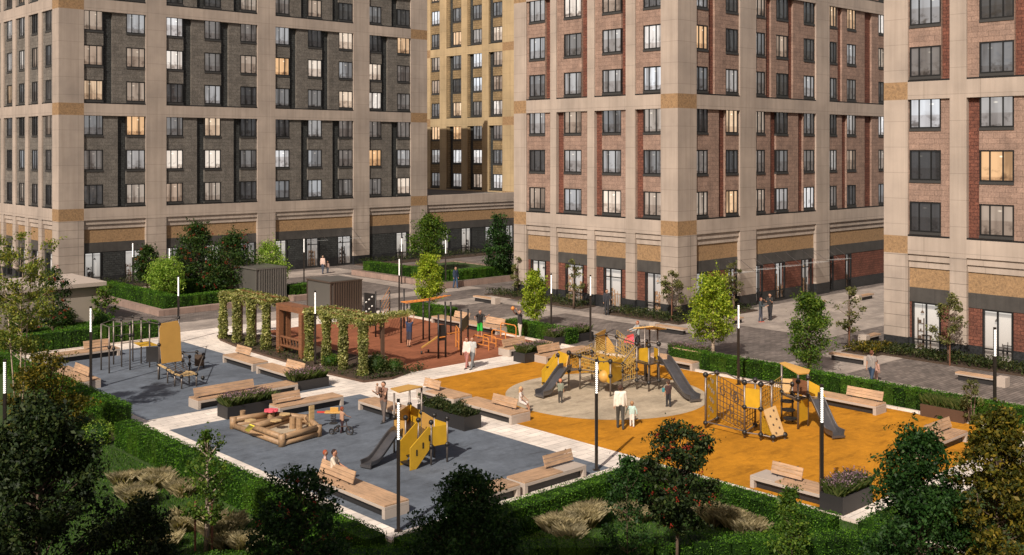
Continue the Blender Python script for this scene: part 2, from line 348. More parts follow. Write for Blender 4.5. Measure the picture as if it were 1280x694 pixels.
sheet('path', rect(57.2, 43.8, 92, 46.6), .012, 'plaza_pale_sunlit')
sheet('path', rect(48.4, 29.6, 60.5, 33.4), .014, 'plaza_pale_sunlit')
sheet('path', rect(50.2, 12, 51.6, 29.6), .014, 'plaza_pale_sunlit')
sheet('path', rect(50.2, 33.4, 51.6, 54.4), .014, 'plaza_pale_sunlit')
sheet('path', rect(60.5, 36, 90, 43.8), .014, 'plaza_pale_sunlit')
sheet('path', rect(38, 86.6, 60, 91), .012, 'plaza_pale_sunlit')
sheet('playground_surface', rect(20.1, 45.5, 29.95, 62.5), .014, 'blue_rubber')
sheet('playground_surface', rect(20.1, 26.9, 29.9, 43.3), .014, 'blue_rubber')
sheet('playground_surface', [(31.7, 18.2), (46.2, 18.2), (46.2, 43.5), (34.6, 43.5), (31.7, 40.6)], .014, 'orange_rubber')
sheet('playground_surface', [(35.0, 45.7), (46.2, 45.7), (46.2, 62.6), (35.3, 62.6)], .014, 'terracotta_rubber')
sheet('playground_disc', [(38.7+4.92*math.cos(2*math.pi*i/72), 35.1+4.92*math.sin(2*math.pi*i/72)) for i in range(72)], .018, 'sand_rubber')
sheet('lawn', rect(-30, 20, 19.3, 64.6), .012, 'lawn_soil'); sheet('lawn', rect(19.3, 16.6, 31.2, 26.3), .012, 'lawn_soil'); sheet('lawn', rect(19.3, -10, 48.3, 16.6), .012, 'lawn_soil'); sheet('lawn', rect(-30, -10, 19.3, 20), .012, 'lawn_soil')
sheet('lawn', rect(8, 64.6, 30, 82), .012, 'lawn_soil')
sheet('gravel_path', [(14, 43.6), (19.3, 43.2), (19.3, 44.4), (14, 45.0), (6, 47.5), (6, 46.2)], .020, 'gravel')
k = MB()
k.box((19.3, 26.3, .0), (19.45, 43.2, .09)); k.box((19.3, 44.5, .0), (19.45, 64.6, .09)); k.box((19.45, 26.2, 0), (31.3, 26.35, .09)); k.box((31.2, 5, 0), (31.35, 26.2, .09))
k.box((46.4, 5, 0), (46.55, 62.5, .09)); k.box((19.3, 64.6, 0), (30.0, 64.75, .09))
o = k.build('kerb', 'kerb_stone'); o['kind'] = 'structure'
# ------------------------------------------------------------------ buildings
S0, ST = 7.15, 3.03
def band_z(k): return 5.83+9.09*k
WIN = {}

def window(parent, face, c, s0, s1, z, h, pane, name='window', style=0, sill=False):
    w = round(abs(s1-s0), 2); key = (w, round(h, 2), pane, style)
    if key not in WIN:
        b = MB(); t = .085; d = .1
        b.box((-w/2, -d, 0), (-w/2+t, .03, h)); b.box((w/2-t, -d, 0), (w/2, .03, h)); b.box((-w/2+t, -d, 0), (w/2-t, .03, t)); b.box((-w/2+t, -d, h-t), (w/2-t, .03, h))
        if style == 0: mull = [-w/2+w*.30, -w/2+w*.68]
        elif style == 1: mull = [0.0]
        else: mull = [-w*.12]
        for x in mull: b.box((x-.035, -d+.01, t), (x+.035, .02, h-t))
        if style == 1: b.box((-w/2+t, -d+.01, h*.22), (w/2-t, .02, h*.22+.07))
        if style == 2: b.box((-w/2+t, -d+.01, h*.76), (w/2-t, .02, h*.76+.07)); b.box((-w*.12+.05, -.1, h*.35), (-w*.12+.1, -.16, h*.5))
        me = bpy.data.meshes.new('window'); me.from_pydata(b.v, [], b.f); me.materials.append(MATS['frame_metal'])
        pm = bpy.data.meshes.new('pane'); x = w/2-t*.6
        pm.from_pydata([(-x, -.02, t*.6), (x, -.02, t*.6), (x, -.02, h-t*.6), (-x, -.02, h-t*.6)], [], [(0, 1, 2, 3)]); pm.materials.append(MATS['shop_glass' if pane == 'pane_shop' else pane])
        ul = pm.uv_layers.new(name='UVMap'); 
        for i, uv in enumerate(((0, 0), (1, 0), (1, 1), (0, 1))): ul.data[i].uv = uv
        WIN[key] = (me, pm)
    me, pm = WIN[key]; o = bpy.data.objects.new(name, me); C.objects.link(o); o.parent = parent
    m_ = (s0+s1)/2; dep = .24
    wp = Vector((m_, c+dep, z)) if face == 'Y' else Vector((c+dep, m_, z))
    o.location = wp-wloc(parent); o.rotation_euler = (0, 0, 0 if face == 'Y' else -math.pi/2)
    p = bpy.data.objects.new('pane', pm); C.objects.link(p); p.parent = o
    if pane == 'pane_shop':
        q = bpy.data.objects.new('interior', bpy.data.meshes.new('interior')); b = MB(); b.add([(-w/2+.02, .232, .02), (w/2-.02, .232, .02), (w/2-.02, .232, h-.02), (-w/2+.02, .232, h-.02)], [(0, 1, 2, 3)])
        q.data.from_pydata(b.v, [], b.f); q.data.materials.append(MATS['shop_interior']); C.objects.link(q); q.parent = o
        b = MB(); rr = random.random
        for k in range(2 if w < 1.3 else 3):
            x = (rr()-.5)*(w-.6); tt = .45+.35*rr()
            if rr() < .5:      # table with legs and a chair back
                b.box((x-.28, .1, tt+.2), (x+.28, .22, tt+.25)); b.box((x-.25, .12, .05), (x-.21, .16, tt+.2)); b.box((x+.21, .12, .05), (x+.25, .16, tt+.2)); b.box((x+.0, .06, .35), (x+.04, .09, tt+.45))
            else:              # shelf
                hh = 1.1+.9*rr(); b.box((x-.2, .14, .05), (x-.16, .22, hh)); b.box((x+.16, .14, .05), (x+.2, .22, hh))
                for s_ in range(4): b.box((x-.16, .14, .2+s_*hh*.24), (x+.16, .22, .24+s_*hh*.24)); b.box((x-.12+.1*rr(), .12, .24+s_*hh*.24), (x+.02, .2, .24+s_*hh*.24+.12+.1*rr()))
        x = (rr()-.5)*w*.5; b.tube((x, .15, h-.1), (x, .15, h-.55), .01, .01, 5); b.tube((x, .15, h-.65), (x, .15, h-.52), .11, .04, 10)
        b.v = [tuple(v) for v in b.v]; me2 = bpy.data.meshes.new('furniture'); me2.from_pydata(b.v, [], b.f); me2.materials.append(MATS[random.choice(['tree_bark', 'concrete_dark', 'deck_wood_x', 'planter_metal'])])
        f_ = bpy.data.objects.new('furniture', me2); f_['kind'] = 'stuff'; C.objects.link(f_); f_.parent = o
    if sill:
        if ('sill', w) not in WIN:
            b = MB().box((-w/2-.008, -.15, -.16), (w/2+.008, .3, -.002)); sm = bpy.data.meshes.new('sill'); sm.from_pydata(b.v, [], b.f); sm.materials.append(MATS['sill_metal']); WIN[('sill', w)] = sm
        q = bpy.data.objects.new('sill', WIN[('sill', w)]); C.objects.link(q); q.parent = o
def fbox(mb, face, c, s0, s1, z0, z1, d0, d1):
    if face == 'Y': mb.box((s0, c+d0, z0), (s1, c+d1, z1))
    else: mb.box((c+d0, s0, z0), (c+d1, s1, z1))
class Pieces:
    """collects meshes of one kind; every add() starts a new object"""
    def __init__(s): s.lst = []
    def new(s): s.lst.append(MB()); return s
    def box(s, a, b): s.lst.append(MB().box(a, b)) if not s.lst or not getattr(s, 'join', False) else s.lst[-1].box(a, b); return s
    @property
    def v(s): return any(m_.v for m_ in s.lst)
def facade(root, face, c, piers, bays, top, pal, rows, ornate=(0, -1), parts=None, ground=True, base=0.0):
    """piers: (s0,s1); bays: (s0,s1,windows,lower strips,upper strips,shop openings)"""
    P = parts; brick, strip, pane = pal['brick'], pal['strip'], pal['pane']
    nb = 4
    for i, (a, b) in enumerate(piers):
        fbox(P['pier_base'], face, c, a, b, max(.9, base), 5.83, 0, .6)
        if base < .5: fbox(P['plinth'], face, c, a, b, 0, .9, -.012, .6)
        orn = i in [k % len(piers) for k in ornate]
        z = 5.83
        for k in range(nb):
            zb = band_z(k)
            if zb >= top: break
            if orn: fbox(P['ornate_panel'], face, c, a, b, zb, zb+1.04, 0, .6)
            else: fbox(P['pier'], face, c, a, b, zb, zb+1.04, 0, .6)
            fbox(P['pier'], face, c, a, b, zb+1.04, min(band_z(k+1), top), 0, .6)
    for (a, b, wins, lo, up, shops) in bays:
        for k in range(nb):
            zb = band_z(k)
            if zb >= top: break
            fbox(P['band'], face, c, a, b, zb, zb+1.04, 0, .6)
            z0, z1 = zb+1.04, min(band_z(k+1), top)
            fbox(P['sill_ledge'], face, c, a, b, z0, z0+.1, .02, .5)
            strips = lo if k % 2 == 0 else up
            cols = sorted([(w[0], w[1], 'w') for w in wins]+[(s[0], s[1], 's') for s in strips])
            cur = a
            P['brickwork'].join = False; P['brickwork'].new(); P['brickwork'].join = True
            def solid(x0, x1, mb, dd):
                if x1-x0 > .01: fbox(mb, face, c, x0, x1, z0+.1, z1, dd, .55)
            for (x0, x1, t) in cols:
                solid(cur, x0, P['brickwork'], .13); cur = x1
                if t == 's': solid(x0, x1, P['dark_strip'], .30)
                else:
                    zz = z0+.1
                    for j in range(3):
                        wz = zb+1.32+ST*j
                        if wz+1.2 > z1: break
                        fbox(P['brickwork'], face, c, x0, x1, zz, wz-.16, .13, .55)
                        wt = min(wz+1.77, z1)
                        if 3*k+j < rows: window(root, face, c, x0+.01, x1-.01, wz, 1.76, pane, sill=True)
                        zz = wt
                    fbox(P['brickwork'], face, c, x0, x1, zz, z1, .13, .55) if z1-zz > .02 else None
            solid(cur, b, P['brickwork'], .13)
        P['brickwork'].join = False
        # base storey
        fbox(P['ledge'], face, c, a, b, 5.44, 5.83, .10, .6); fbox(P['ledge'], face, c, a, b, 5.04, 5.44, .2, .6)
        fbox(P['ornate_panel'], face, c, a, b, 3.86, 5.04, .27, .6); fbox(P['fascia'], face, c, a, b, 3.02, 3.86, .24, .6)
        cur = a; gb = pal.get('ground', brick)
        for (x0, x1, kind) in sorted(shops):
            if x0-cur > .02: fbox(P['ground_wall'], face, c, cur, x0, .9, 3.02, .27, .6); fbox(P['plinth'], face, c, cur, x0, 0, .9, .22, .6)
            st = {'w': 1, 'd': 2}[kind[0]]
            hb = .12 if kind[0] == 'd' else .15
            fbox(P['sill'], face, c, x0, x1, 0, hb, .2, .6)
            window(root, face, c+.06, x0+.01, x1-.01, hb, 3.02-hb, 'pane_shop', 'glass_door' if kind[0] == 'd' else 'shop_window', st)
            cur = x1
        if b-cur > .02: fbox(P['ground_wall'], face, c, cur, b, .9, 3.02, .27, .6); fbox(P['plinth'], face, c, cur, b, 0, .9, .22, .6)
    # dark plinth strips at piers are part of P
def parts_dict(): return {k: Pieces() for k in ('pier', 'pier_base', 'plinth', 'ornate_panel', 'band', 'sill_ledge', 'brickwork', 'dark_strip', 'sill', 'ledge', 'fascia', 'ground_wall', 'core', 'roof')}
def finish(root, P, pal):
    mat = dict(pier=pal.get('clad', 'cladding'), pier_base=pal.get('cladb', 'cladding_base'), plinth='plinth_stone', ornate_panel=pal.get('orn', 'ornate_panel'), band=pal.get('band', 'cladding_band'), sill_ledge='frame_metal',
               brickwork=pal['brick'], dark_strip=pal['strip'], sill='sill_metal', ledge=pal.get('band', 'cladding_band'), fascia='grey_sheet', ground_wall=pal.get('ground', pal['brick']), core='concrete_dark', roof='roof_felt')
    nm = dict(pier='pier', pier_base='pier_base', plinth='plinth', ornate_panel='carved_panel', band='cornice_band', sill_ledge='ledge_flashing', brickwork='brick_wall', dark_strip='dark_brick_strip', sill='sill', ledge='stepped_ledge', fascia='fascia', ground_wall='ground_floor_wall', core='core_wall', roof='roof')
    for k, mb in P.items():
        for one in mb.lst:
            if one.v: one.build(nm[k], mat[k], root)
GREY = dict(brick='grey_brick', strip='dark_brick', pane='pane_warm', ground='dark_brick')
RED = dict(brick='pink_brick', strip='red_brick', pane='pane_cool', ground='pink_brick')
REDR = dict(brick='pink_brick', strip='red_brick', pane='pane_mixed', ground='red_brick')
YEL = dict(brick='yellow_brick', strip='dark_brick', pane='pane_cool', clad='yellow_cladding', band='yellow_cladding', cladb='yellow_cladding', ground='yellow_brick')
LBAYS = [(35.19, 40.71, [(35.19, 36.92), (38.95, 40.71)], [(38.2, 38.95)], [(36.92, 37.7)], [(35.3, 36.8, 'w'), (38.85, 40.6, 'w')]),
         (42.63, 51.87, [(42.63, 44.32), (46.4, 48.1), (50.1, 51.87)], [(45.66, 46.4), (49.4, 50.1)], [(44.32, 45.1), (48.1, 48.85)], [(42.75, 43.9, 'w'), (46.4, 48.0, 'w'), (50.1, 51.8, 'w')]),
         (53.83, 63.0, [(53.83, 55.5), (57.58, 59.25), (61.25, 63.0)], [(56.8, 57.58), (60.5, 61.25)], [(55.5, 56.25), (59.25, 60.0)], [(53.9, 55.25, 'w'), (57.45, 58.95, 'd'), (61.15, 62.9, 'd')]),
         (65.0, 70.45, [(65.0, 66.65), (68.7, 70.45)], [(67.95, 68.7)], [(66.65, 67.4)], [(68.6, 70.2, 'w')])]
A = empty('apartment_building', (33.05, 92.4, 0), label='wide grey brick apartment block with beige piers on the left of the photo', cat='building')
P = parts_dict()
facade(A, 'Y', 92.4, [(33.05, 35.19), (40.71, 42.63), (51.87, 53.83), (63.0, 65.0), (70.45, 72.7)], LBAYS, 28.2, GREY, 7, (0, 4), P)
lb = []
y = 93.9
for i in range(5):
    lb.append((y, y+2.55, [(y+.55, y+2.0)], [], [], [(y+.5, y+2.1, 'w')])); y += 3.4
lp = [(93.002, 93.9)]+[(93.9+3.4*i+2.55, 93.9+3.4*(i+1)) for i in range(5)]
PL = dict(GREY); 
WROW = 7
facade(A, 'X', 33.05, lp, lb[:4], 28.2, GREY, 7, (0,), P)
facade(A, 'X', 33.05, [], lb[4:], 28.2, GREY, 0, (), P)
P['core'].box((33.6, 92.95, 0), (72.6, 111, 28.2)); P['band'].box((33.05, 92.4, 28.2), (72.7, 93.0, 29.2)); P['band'].box((33.05, 93.0, 28.2), (33.65, 111, 29.2)); P['roof'].box((33.65, 93, 28.2), (72.7, 111, 28.3))
P['brickwork'].box((72.1, 93.0, 7.1), (72.7, 111, 28.2))
# low wing joining the two towers
finish(A, P, GREY)
W = empty('shop_wing', (72.7, 92.4, 0), label='single-storey dark shop wing with beige cornice below the yellow tower', cat='building')
P = parts_dict(); z = band_z(0)
fbox(P['band'], 'Y', 92.45, 72.7, 87.4, z, z+1.04, 0, .6); fbox(P['ledge'], 'Y', 92.45, 72.7, 87.4, 5.44, 5.83, .1, .6); fbox(P['ledge'], 'Y', 92.45, 72.7, 87.4, 5.04, 5.44, .2, .6)
fbox(P['ornate_panel'], 'Y', 92.45, 72.7, 87.4, 3.86, 5.04, .27, .6); fbox(P['fascia'], 'Y', 92.45, 72.7, 87.4, 3.02, 3.86, .24, .6)
cur = 72.7
for x0, x1 in ((74.9, 76.1), (77.8, 79.35), (81.4, 83.0), (84.6, 86.0)):
    fbox(P['ground_wall'], 'Y', 92.45, cur, x0, .9, 3.02, .27, .6); fbox(P['plinth'], 'Y', 92.45, cur, x0, 0, .9, .22, .6); fbox(P['sill'], 'Y', 92.45, x0, x1, 0, .15, .2, .6)
    window(W, 'Y', 92.51, x0+.01, x1-.01, .15, 2.87, 'pane_shop', 'shop_window', 1); cur = x1
fbox(P['ground_wall'], 'Y', 92.45, cur, 87.4, .9, 3.02, .27, .6); fbox(P['plinth'], 'Y', 92.45, cur, 87.4, 0, .9, .22, .6)
P['core'].box((72.75, 93.05, 0), (87.4, 111, 6.6)); P['roof'].box((72.75, 93.05, 6.6), (87.4, 111, 6.7))
finish(W, P, GREY)
# yellow tower behind
Yb = empty('apartment_building', (87.5, 94.5, 0), label='yellow apartment tower with dark brick strips between the two nearer blocks', cat='building')
P = parts_dict()
yb = []; yp = []
for hi, lo_ in ((110.54, 108.6), (107.2, 104.2), (103.04, 100.2), (98.95, 96.4)):
    w1 = lo_+.15; w0 = w1+1.75 if hi-lo_ > 2.3 else hi
    yb.append((lo_, hi, [(lo_+.1, lo_+1.85)], [(lo_+1.85, min(hi, lo_+2.5))] if hi-lo_ > 2.2 else [], [(lo_+1.85, min(hi, lo_+2.5))] if hi-lo_ > 2.2 else [], [(lo_+.1, lo_+1.8, 'w')]))
yp = [(110.54, 111.6), (107.2, 108.6), (103.04, 104.2), (98.95, 100.2), (94.0, 96.4)]
facade(Yb, 'X', 87.5, yp, yb, 33.1, YEL, 9, (0, 4), P)
P['core'].box((88.05, 94.0, 0), (104, 112, 33.1)); P['band'].box((87.5, 94.0, 33.1), (88.1, 112, 34.2)); P['brickwork'].box((87.5, 111.6, 0), (88.1, 118, 33.1)); P['roof'].box((88.1, 94, 33.1), (104, 118, 33.2))
finish(Yb, P, YEL)
# central block
Cb = empty('apartment_building', (59.8, 47.4, 0), label='red brick apartment block in the centre with its corner towards the playground', cat='building')
P = parts_dict()
cb = [(60.22, 63.0, [(60.92, 62.78)], [], [(60.24, 60.9)], [(60.95, 62.7, 'w')]),
      (56.18, 59.55, [(56.9, 58.82)], [(58.85, 59.55)], [(56.2, 56.88)], [(56.8, 58.75, 'w')]),
      (52.28, 55.45, [(52.83, 54.75)], [(54.77, 55.45)], [(52.28, 52.82)], [(52.85, 54.7, 'd')]),
      (48.95, 51.38, [(48.96, 50.7)], [(50.7, 51.36)], [], [(48.97, 50.6, 'w')])]
facade(Cb, 'X', 59.8, [(63.0, 64.47), (59.55, 60.22), (55.45, 56.18), (51.38, 52.28), (48.0, 48.95)], cb, 28.2, RED, 7, (0, 4), P)
cr = [(61.97, 67.3, [(61.99, 63.5), (65.65, 67.25)], [(64.8, 65.6)], [(63.55, 64.3)], [(62.0, 63.5, 'w'), (66.0, 67.2, 'd')]),
      (69.4, 77.95, [(69.42, 70.8), (72.3, 74.0), (76.25, 77.9)], [(71.5, 72.3), (75.45, 76.2)], [(74.0, 74.7), (70.9, 71.6)], [(69.45, 70.6, 'w'), (72.3, 73.7, 'w'), (76.1, 77.6, 'd')]),
      (80.0, 92.0, [(80.02, 81.4), (83.0, 84.55), (88.4, 90.0)], [(82.2, 82.98), (86, 87.2)], [(81.5, 82.2), (86, 87.2)], [(80.02, 81.0, 'd'), (82.97, 83.9, 'w')])]
P['pier'].box((59.8, 47.4, 5.83), (60.402, 48.0, 5.9)) if False else None
facade(Cb, 'Y', 47.4, [(59.8, 61.97), (67.3, 69.4), (77.95, 80.0)], cr, 28.2, REDR, 7, (0,), P)
P['core'].box((60.35, 47.95, 0), (92, 64.4, 28.2)); P['band'].box((59.8, 48.0, 28.2), (60.4, 64.47, 29.2)); P['band'].box((59.8, 47.4, 28.2), (92, 48.0, 29.2)); P['roof'].box((60.4, 48, 28.2), (92, 64.4, 28.3))
RD = dict(RED); RD['ground'] = 'red_brick'
finish(Cb, P, RD)
# right block
Rb = empty('apartment_building', (59.8, 31.8, 0), label='red brick apartment block cut off by the right edge of the photo', cat='building')
P = parts_dict()
rb = [(27.77, 30.3, [(28.34, 30.26)], [], [(27.79, 28.33)], [(28.4, 30.15, 'w')]),
      (23.2, 26.8, [(24.22, 26.14)], [(26.15, 26.8)], [(23.25, 24.2)], [(24.3, 26.0, 'w')]),
      (18.7, 22.3, [(19.7, 21.6)], [(21.62, 22.3)], [(18.75, 19.68)], [(19.8, 21.5, 'w')]),
      (14.2, 17.8, [(15.2, 17.1)], [(17.12, 17.8)], [(14.25, 15.18)], [(15.3, 17, 'w')])]
facade(Rb, 'X', 59.8, [(30.3, 31.8), (26.8, 27.77), (22.3, 23.2), (17.8, 18.7), (12, 14.2)], rb, 23.95, REDR, 6, (0,), P)
P['band'].box((59.8, 12, 23.95), (60.4, 31.8, 25.05)); P['core'].box((60.35, 12, 0), (90, 31.2, 23.95)); P['brickwork'].box((60.41, 31.2, 0), (90, 31.8, 23.95)); P['roof'].box((60.4, 12, 23.95), (90, 31.8, 24.05))
finish(Rb, P, REDR)
# glass canopies over the doors
def canopy(px, py, face, w, label):
    p = at(px, py, 2.9) if False else None
def glass_canopy(root, face, c, s, w=1.7, z=2.75, d=1.3):
    b = MB(); r = MB()
    if face == 'Y':
        b.slab([(s-w/2, c, z), (s+w/2, c, z), (s+w/2, c-d, z+.12), (s-w/2, c-d, z+.12)], .02)
        for q in (-w/2+.1, w/2-.1): r.tube((s+q, c+.2, z+1.0), (s+q, c-d+.1, z+.13), .015)
    b.build('canopy', 'clear_glass', root); r.build('canopy_rod', 'steel', root)
for s in (58.2, 62.2): glass_canopy(A, 'Y', 92.4, s)
for s in (66.6, 69.9, 73.0, 76.9, 80.4): glass_canopy(Cb, 'Y', 47.4, s)
# two unseen blocks, added and sized to keep the garden in shade
for (x0, y0, x1, y1, h, lab) in ((-34, 11, -12, 96, 20.5, 'unseen beige block left of the garden, added and sized for its shadow'), (-34, -12, -12, 10.6, 32, 'unseen tall beige tower behind the viewpoint, added to shade the front garden')):
    B_ = empty('apartment_building', (x0, y0, 0), label=lab, cat='building')
    MB().box((x0, y0, 0), (x1, y1, h)).build('wall', 'cladding', B_); MB().box((x0-.3, y0-.3, h), (x1+.3, y1+.3, h+.4)).build('roof', 'roof_felt', B_)
# utility house
U = empty('utility_house', (20, 74.3, 0), label='small windowless beige utility house with flat overhanging roof behind the left hedge', cat='utility house')
MB().box((18.5, 74.3, 0), (29.3, 80, 2.45)).build('wall', 'render_wall', U); MB().box((18.2, 73.95, 2.45), (29.75, 80.4, 2.75)).build('roof', 'concrete', U, bevel=.02)
b = MB()
for x in (21.5, 25.4): b.box((x-.02, 74.27, .05), (x+.02, 74.302, 2.4))
b.build('joint_line', 'concrete_dark', U)
# kiosks
def kiosk(x0, y0, x1, y1, h, front, side, label):
    K = empty('kiosk', (x0, y0, 0), label=label, cat='kiosk', group='corrugated kiosks')
    MB().box((x0+.06, y0+.06, .05), (x1-.06, y1-.06, h-.08)).build('wall', side, K)
    b = MB(); x = x0+.28
    while x < x1-.05: b.box((x, y0-.02, .08), (x+.09, y0+.055, h-.1)); x += .2
    b.build('corrugated_front', front, K)
    b = MB(); b.box((x0-.03, y0-.03, h-.08), (x1+.03, y1+.03, h)); b.box((x0, y0, 0), (x1, y1, .05))
    for xx, yy in ((x0, y0), (x1-.06, y0), (x0, y1-.06)): b.box((xx, yy, .05), (xx+.055, yy+.055, h-.08))
    b.build('frame', front, K)
    MB().box((x0+.1, y0+.1, h+.002), (x1-.1, y1-.1, h+.03)).build('roof', 'kiosk_side', K)
c1 = at(314, 379); kiosk(41.35, 73.9, 44.05, 77.4, 2.72, 'kiosk_grey', 'kiosk_side', 'light grey ribbed kiosk in front of the lime green bush')
kiosk(41.6, 63.9, 44.3, 67.0, 2.6, 'kiosk_brown', 'kiosk_side', 'dark brown ribbed kiosk beside the climbing board')
# raised beds
def bedwall(x0, y0, x1, y1, h, label, soil='soil'):
    B_ = empty('raised_bed', (x0, y0, 0), label=label, cat='raised bed'); w = .55; b = MB()
    b.box((x0, y0, 0), (x1, y0+w, h)); b.box((x0, y1-w, 0), (x1, y1, h)); b.box((x0, y0+w, 0), (x0+w, y1-w, h)); b.box((x1-w, y0+w, 0), (x1, y1-w, h)); b.build('bed_wall', 'bed_wall', B_)
    MB().box((x0+w, y0+w, 0), (x1-w, y1-w, h-.08)).build('soil', 'lawn_soil', B_)
    return B_
bedwall(33.2, 73.2, 41.15, 86.5, .42, 'raised bed with red berry trees left of the grey kiosk'); bedwall(44.25, 73.2, 47.6, 86.5, .42, 'short raised bed with a hedge right of the grey kiosk')
bedwall(57.7, 71.1, 70.5, 85, .5, 'raised bed with low hedge in front of the shop wing')
# ------------------------------------------------------------------ hedges
def hedge(p, q, w, h, label, density=170, leaf=.075, mat='hedge_leaf', side=1):
    leaf *= .62; density *= 2.2
    """clipped hedge whose front foot runs p -> q; side=+1 puts the body to the left of p->q"""
    p, q = Vector((p[0], p[1], 0)), Vector((q[0], q[1], 0)); d = (q-p); L = d.length; d.normalize(); n = Vector((-d.y, d.x, 0))*side
    H = empty('hedge', (p.x, p.y, 0), label=label, cat='hedge')
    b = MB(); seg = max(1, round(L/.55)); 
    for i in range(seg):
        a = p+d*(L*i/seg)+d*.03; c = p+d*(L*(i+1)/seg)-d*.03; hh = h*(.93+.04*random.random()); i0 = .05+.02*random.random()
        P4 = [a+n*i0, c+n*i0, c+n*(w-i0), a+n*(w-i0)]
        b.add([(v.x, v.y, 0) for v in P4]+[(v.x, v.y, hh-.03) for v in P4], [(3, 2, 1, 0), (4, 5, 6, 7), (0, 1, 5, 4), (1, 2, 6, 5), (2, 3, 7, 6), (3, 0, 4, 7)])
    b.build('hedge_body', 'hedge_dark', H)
    pts = []
    def samp(m, f):
        uv = RNG.random((m, 2)); pts.append(f(uv))
    D_ = np.array(d); N_ = np.array(n); P0 = np.array(p); Z = np.array([0, 0, 1.0])
    groove = lambda s: .06*np.abs(np.sin(np.pi*s*seg/L))**.5
    def top(uv): s = uv[:, 0]*L; t = uv[:, 1]*w; return P0+s[:, None]*D_+t[:, None]*N_+Z*(h-.05+groove(s)-.03+.010*RNG.normal(size=len(s)))[:, None]
    def fr(sgn):
        def f(uv): s = uv[:, 0]*L; t = (0 if sgn < 0 else w)+sgn*(groove(s)-.04+.010*RNG.normal(size=len(s))); return P0+s[:, None]*D_+t[:, None]*N_+(uv[:, 1]*h)[:, None]*Z
        return f
    def end(x0):
        def f(uv): return P0+(x0+.015*RNG.normal(size=len(uv)))[:, None]*D_+(uv[:, 0]*w)[:, None]*N_+(uv[:, 1]*h)[:, None]*Z
        return f
    samp(int(L*w*density*1.3), top); samp(int(L*h*density), fr(-1)); samp(int(L*h*density*.5), fr(1))
    for x0 in (0, L): samp(int(w*h*density), end(x0))
    link(quadcloud(leaves(np.concatenate(pts), leaf, .7, .3)), 'foliage', mat, H)
    return H
hedge((29.4, 64.4+.4), (18, 64.8), .9, 1.15, 'long clipped hedge behind the far left bench, in front of the utility house', 120, .1, side=-1)
hedge((18.35, 62.5), (18.35, 60.2), .9, 1.0, 'short dark hedge block at the left edge beside the bench corner', 120, .1, side=1)
hedge((18.4, 42.6+2.2), (18.4, 59.5), .75, 1.05, 'clipped hedge left of the far blue playground ending at the gravel path', 190, .09, side=-1)
hedge((17.35, 42.4), (17.35, 24.9), .8, 1.02, 'clipped hedge running down the left side of the near blue playground', 300, .07, side=1)
hedge((18.15, 23.9), (28.3, 23.9), .8, .98, 'clipped hedge along the bottom edge of the near blue playground', 330, .065, side=1)
hedge((28.4, 24.7), (28.4, 16.9), .8, .98, 'clipped hedge along the lower left edge of the orange playground', 330, .065, side=1)
hedge((29.3, 15.6), (34.4, 15.6), .9, .88, 'clipped hedge beside the lower right planter, right of the white path end', 300, .065, side=1)
hedge(at(220, 742), at(638, 726), .8, .85, 'low front hedge along the bottom edge of the photo, left part', 330, .06, side=1)
hedge(at(648, 724), at(1105, 711), .8, .9, 'low front hedge along the bottom edge of the photo, right part', 330, .06, side=1)
hedge((46.7, 37.7), (46.7, 15.5), .9, .95, 'long clipped hedge between the orange playground and the plaza', 200, .085, side=1)
hedge((46.75, 61.5), (46.75, 57.2), 1.0, .95, 'short clipped hedge behind the workout frame', 150, .09, side=1)
hedge((46.75, 51.3), (46.75, 45.6), 1.0, .95, 'short clipped hedge behind the ball player', 160, .09, side=1)
hedge((34.0, 74.0), (34.0, 86), 1.1, 1.3, 'clipped hedge along the left side of the long raised bed', 90, .11, side=-1)
hedge((35.15, 74.0), (41.1, 74.0), 1.1, 1.2, 'clipped hedge along the front of the long raised bed', 110, .11, side=1)
hedge((44.4, 74.0), (47.0, 74.0), 1.1, 1.2, 'short clipped hedge right of the grey kiosk', 110, .11, side=1)
hedge((36, 80), (46.8, 80), 1.0, 1.6, 'dark clipped hedge inside the long raised bed behind the berry trees', 60, .12, side=1)
hedge((58.5, 72.9), (58.5, 84.3), 1.1, 1.3, 'clipped hedge along the left side of the raised bed before the shop wing', 90, .11, side=-1)
hedge((59.65, 72.0), (69.9, 72.0), 1.1, 1.3, 'clipped hedge along the front of the raised bed before the shop wing', 90, .11, side=1)
hedge((84.5, 36.3), (84.5, 40.5), .9, 1.3, 'dark hedge at the far end of the passage beside the right building', 60, .12, side=1)
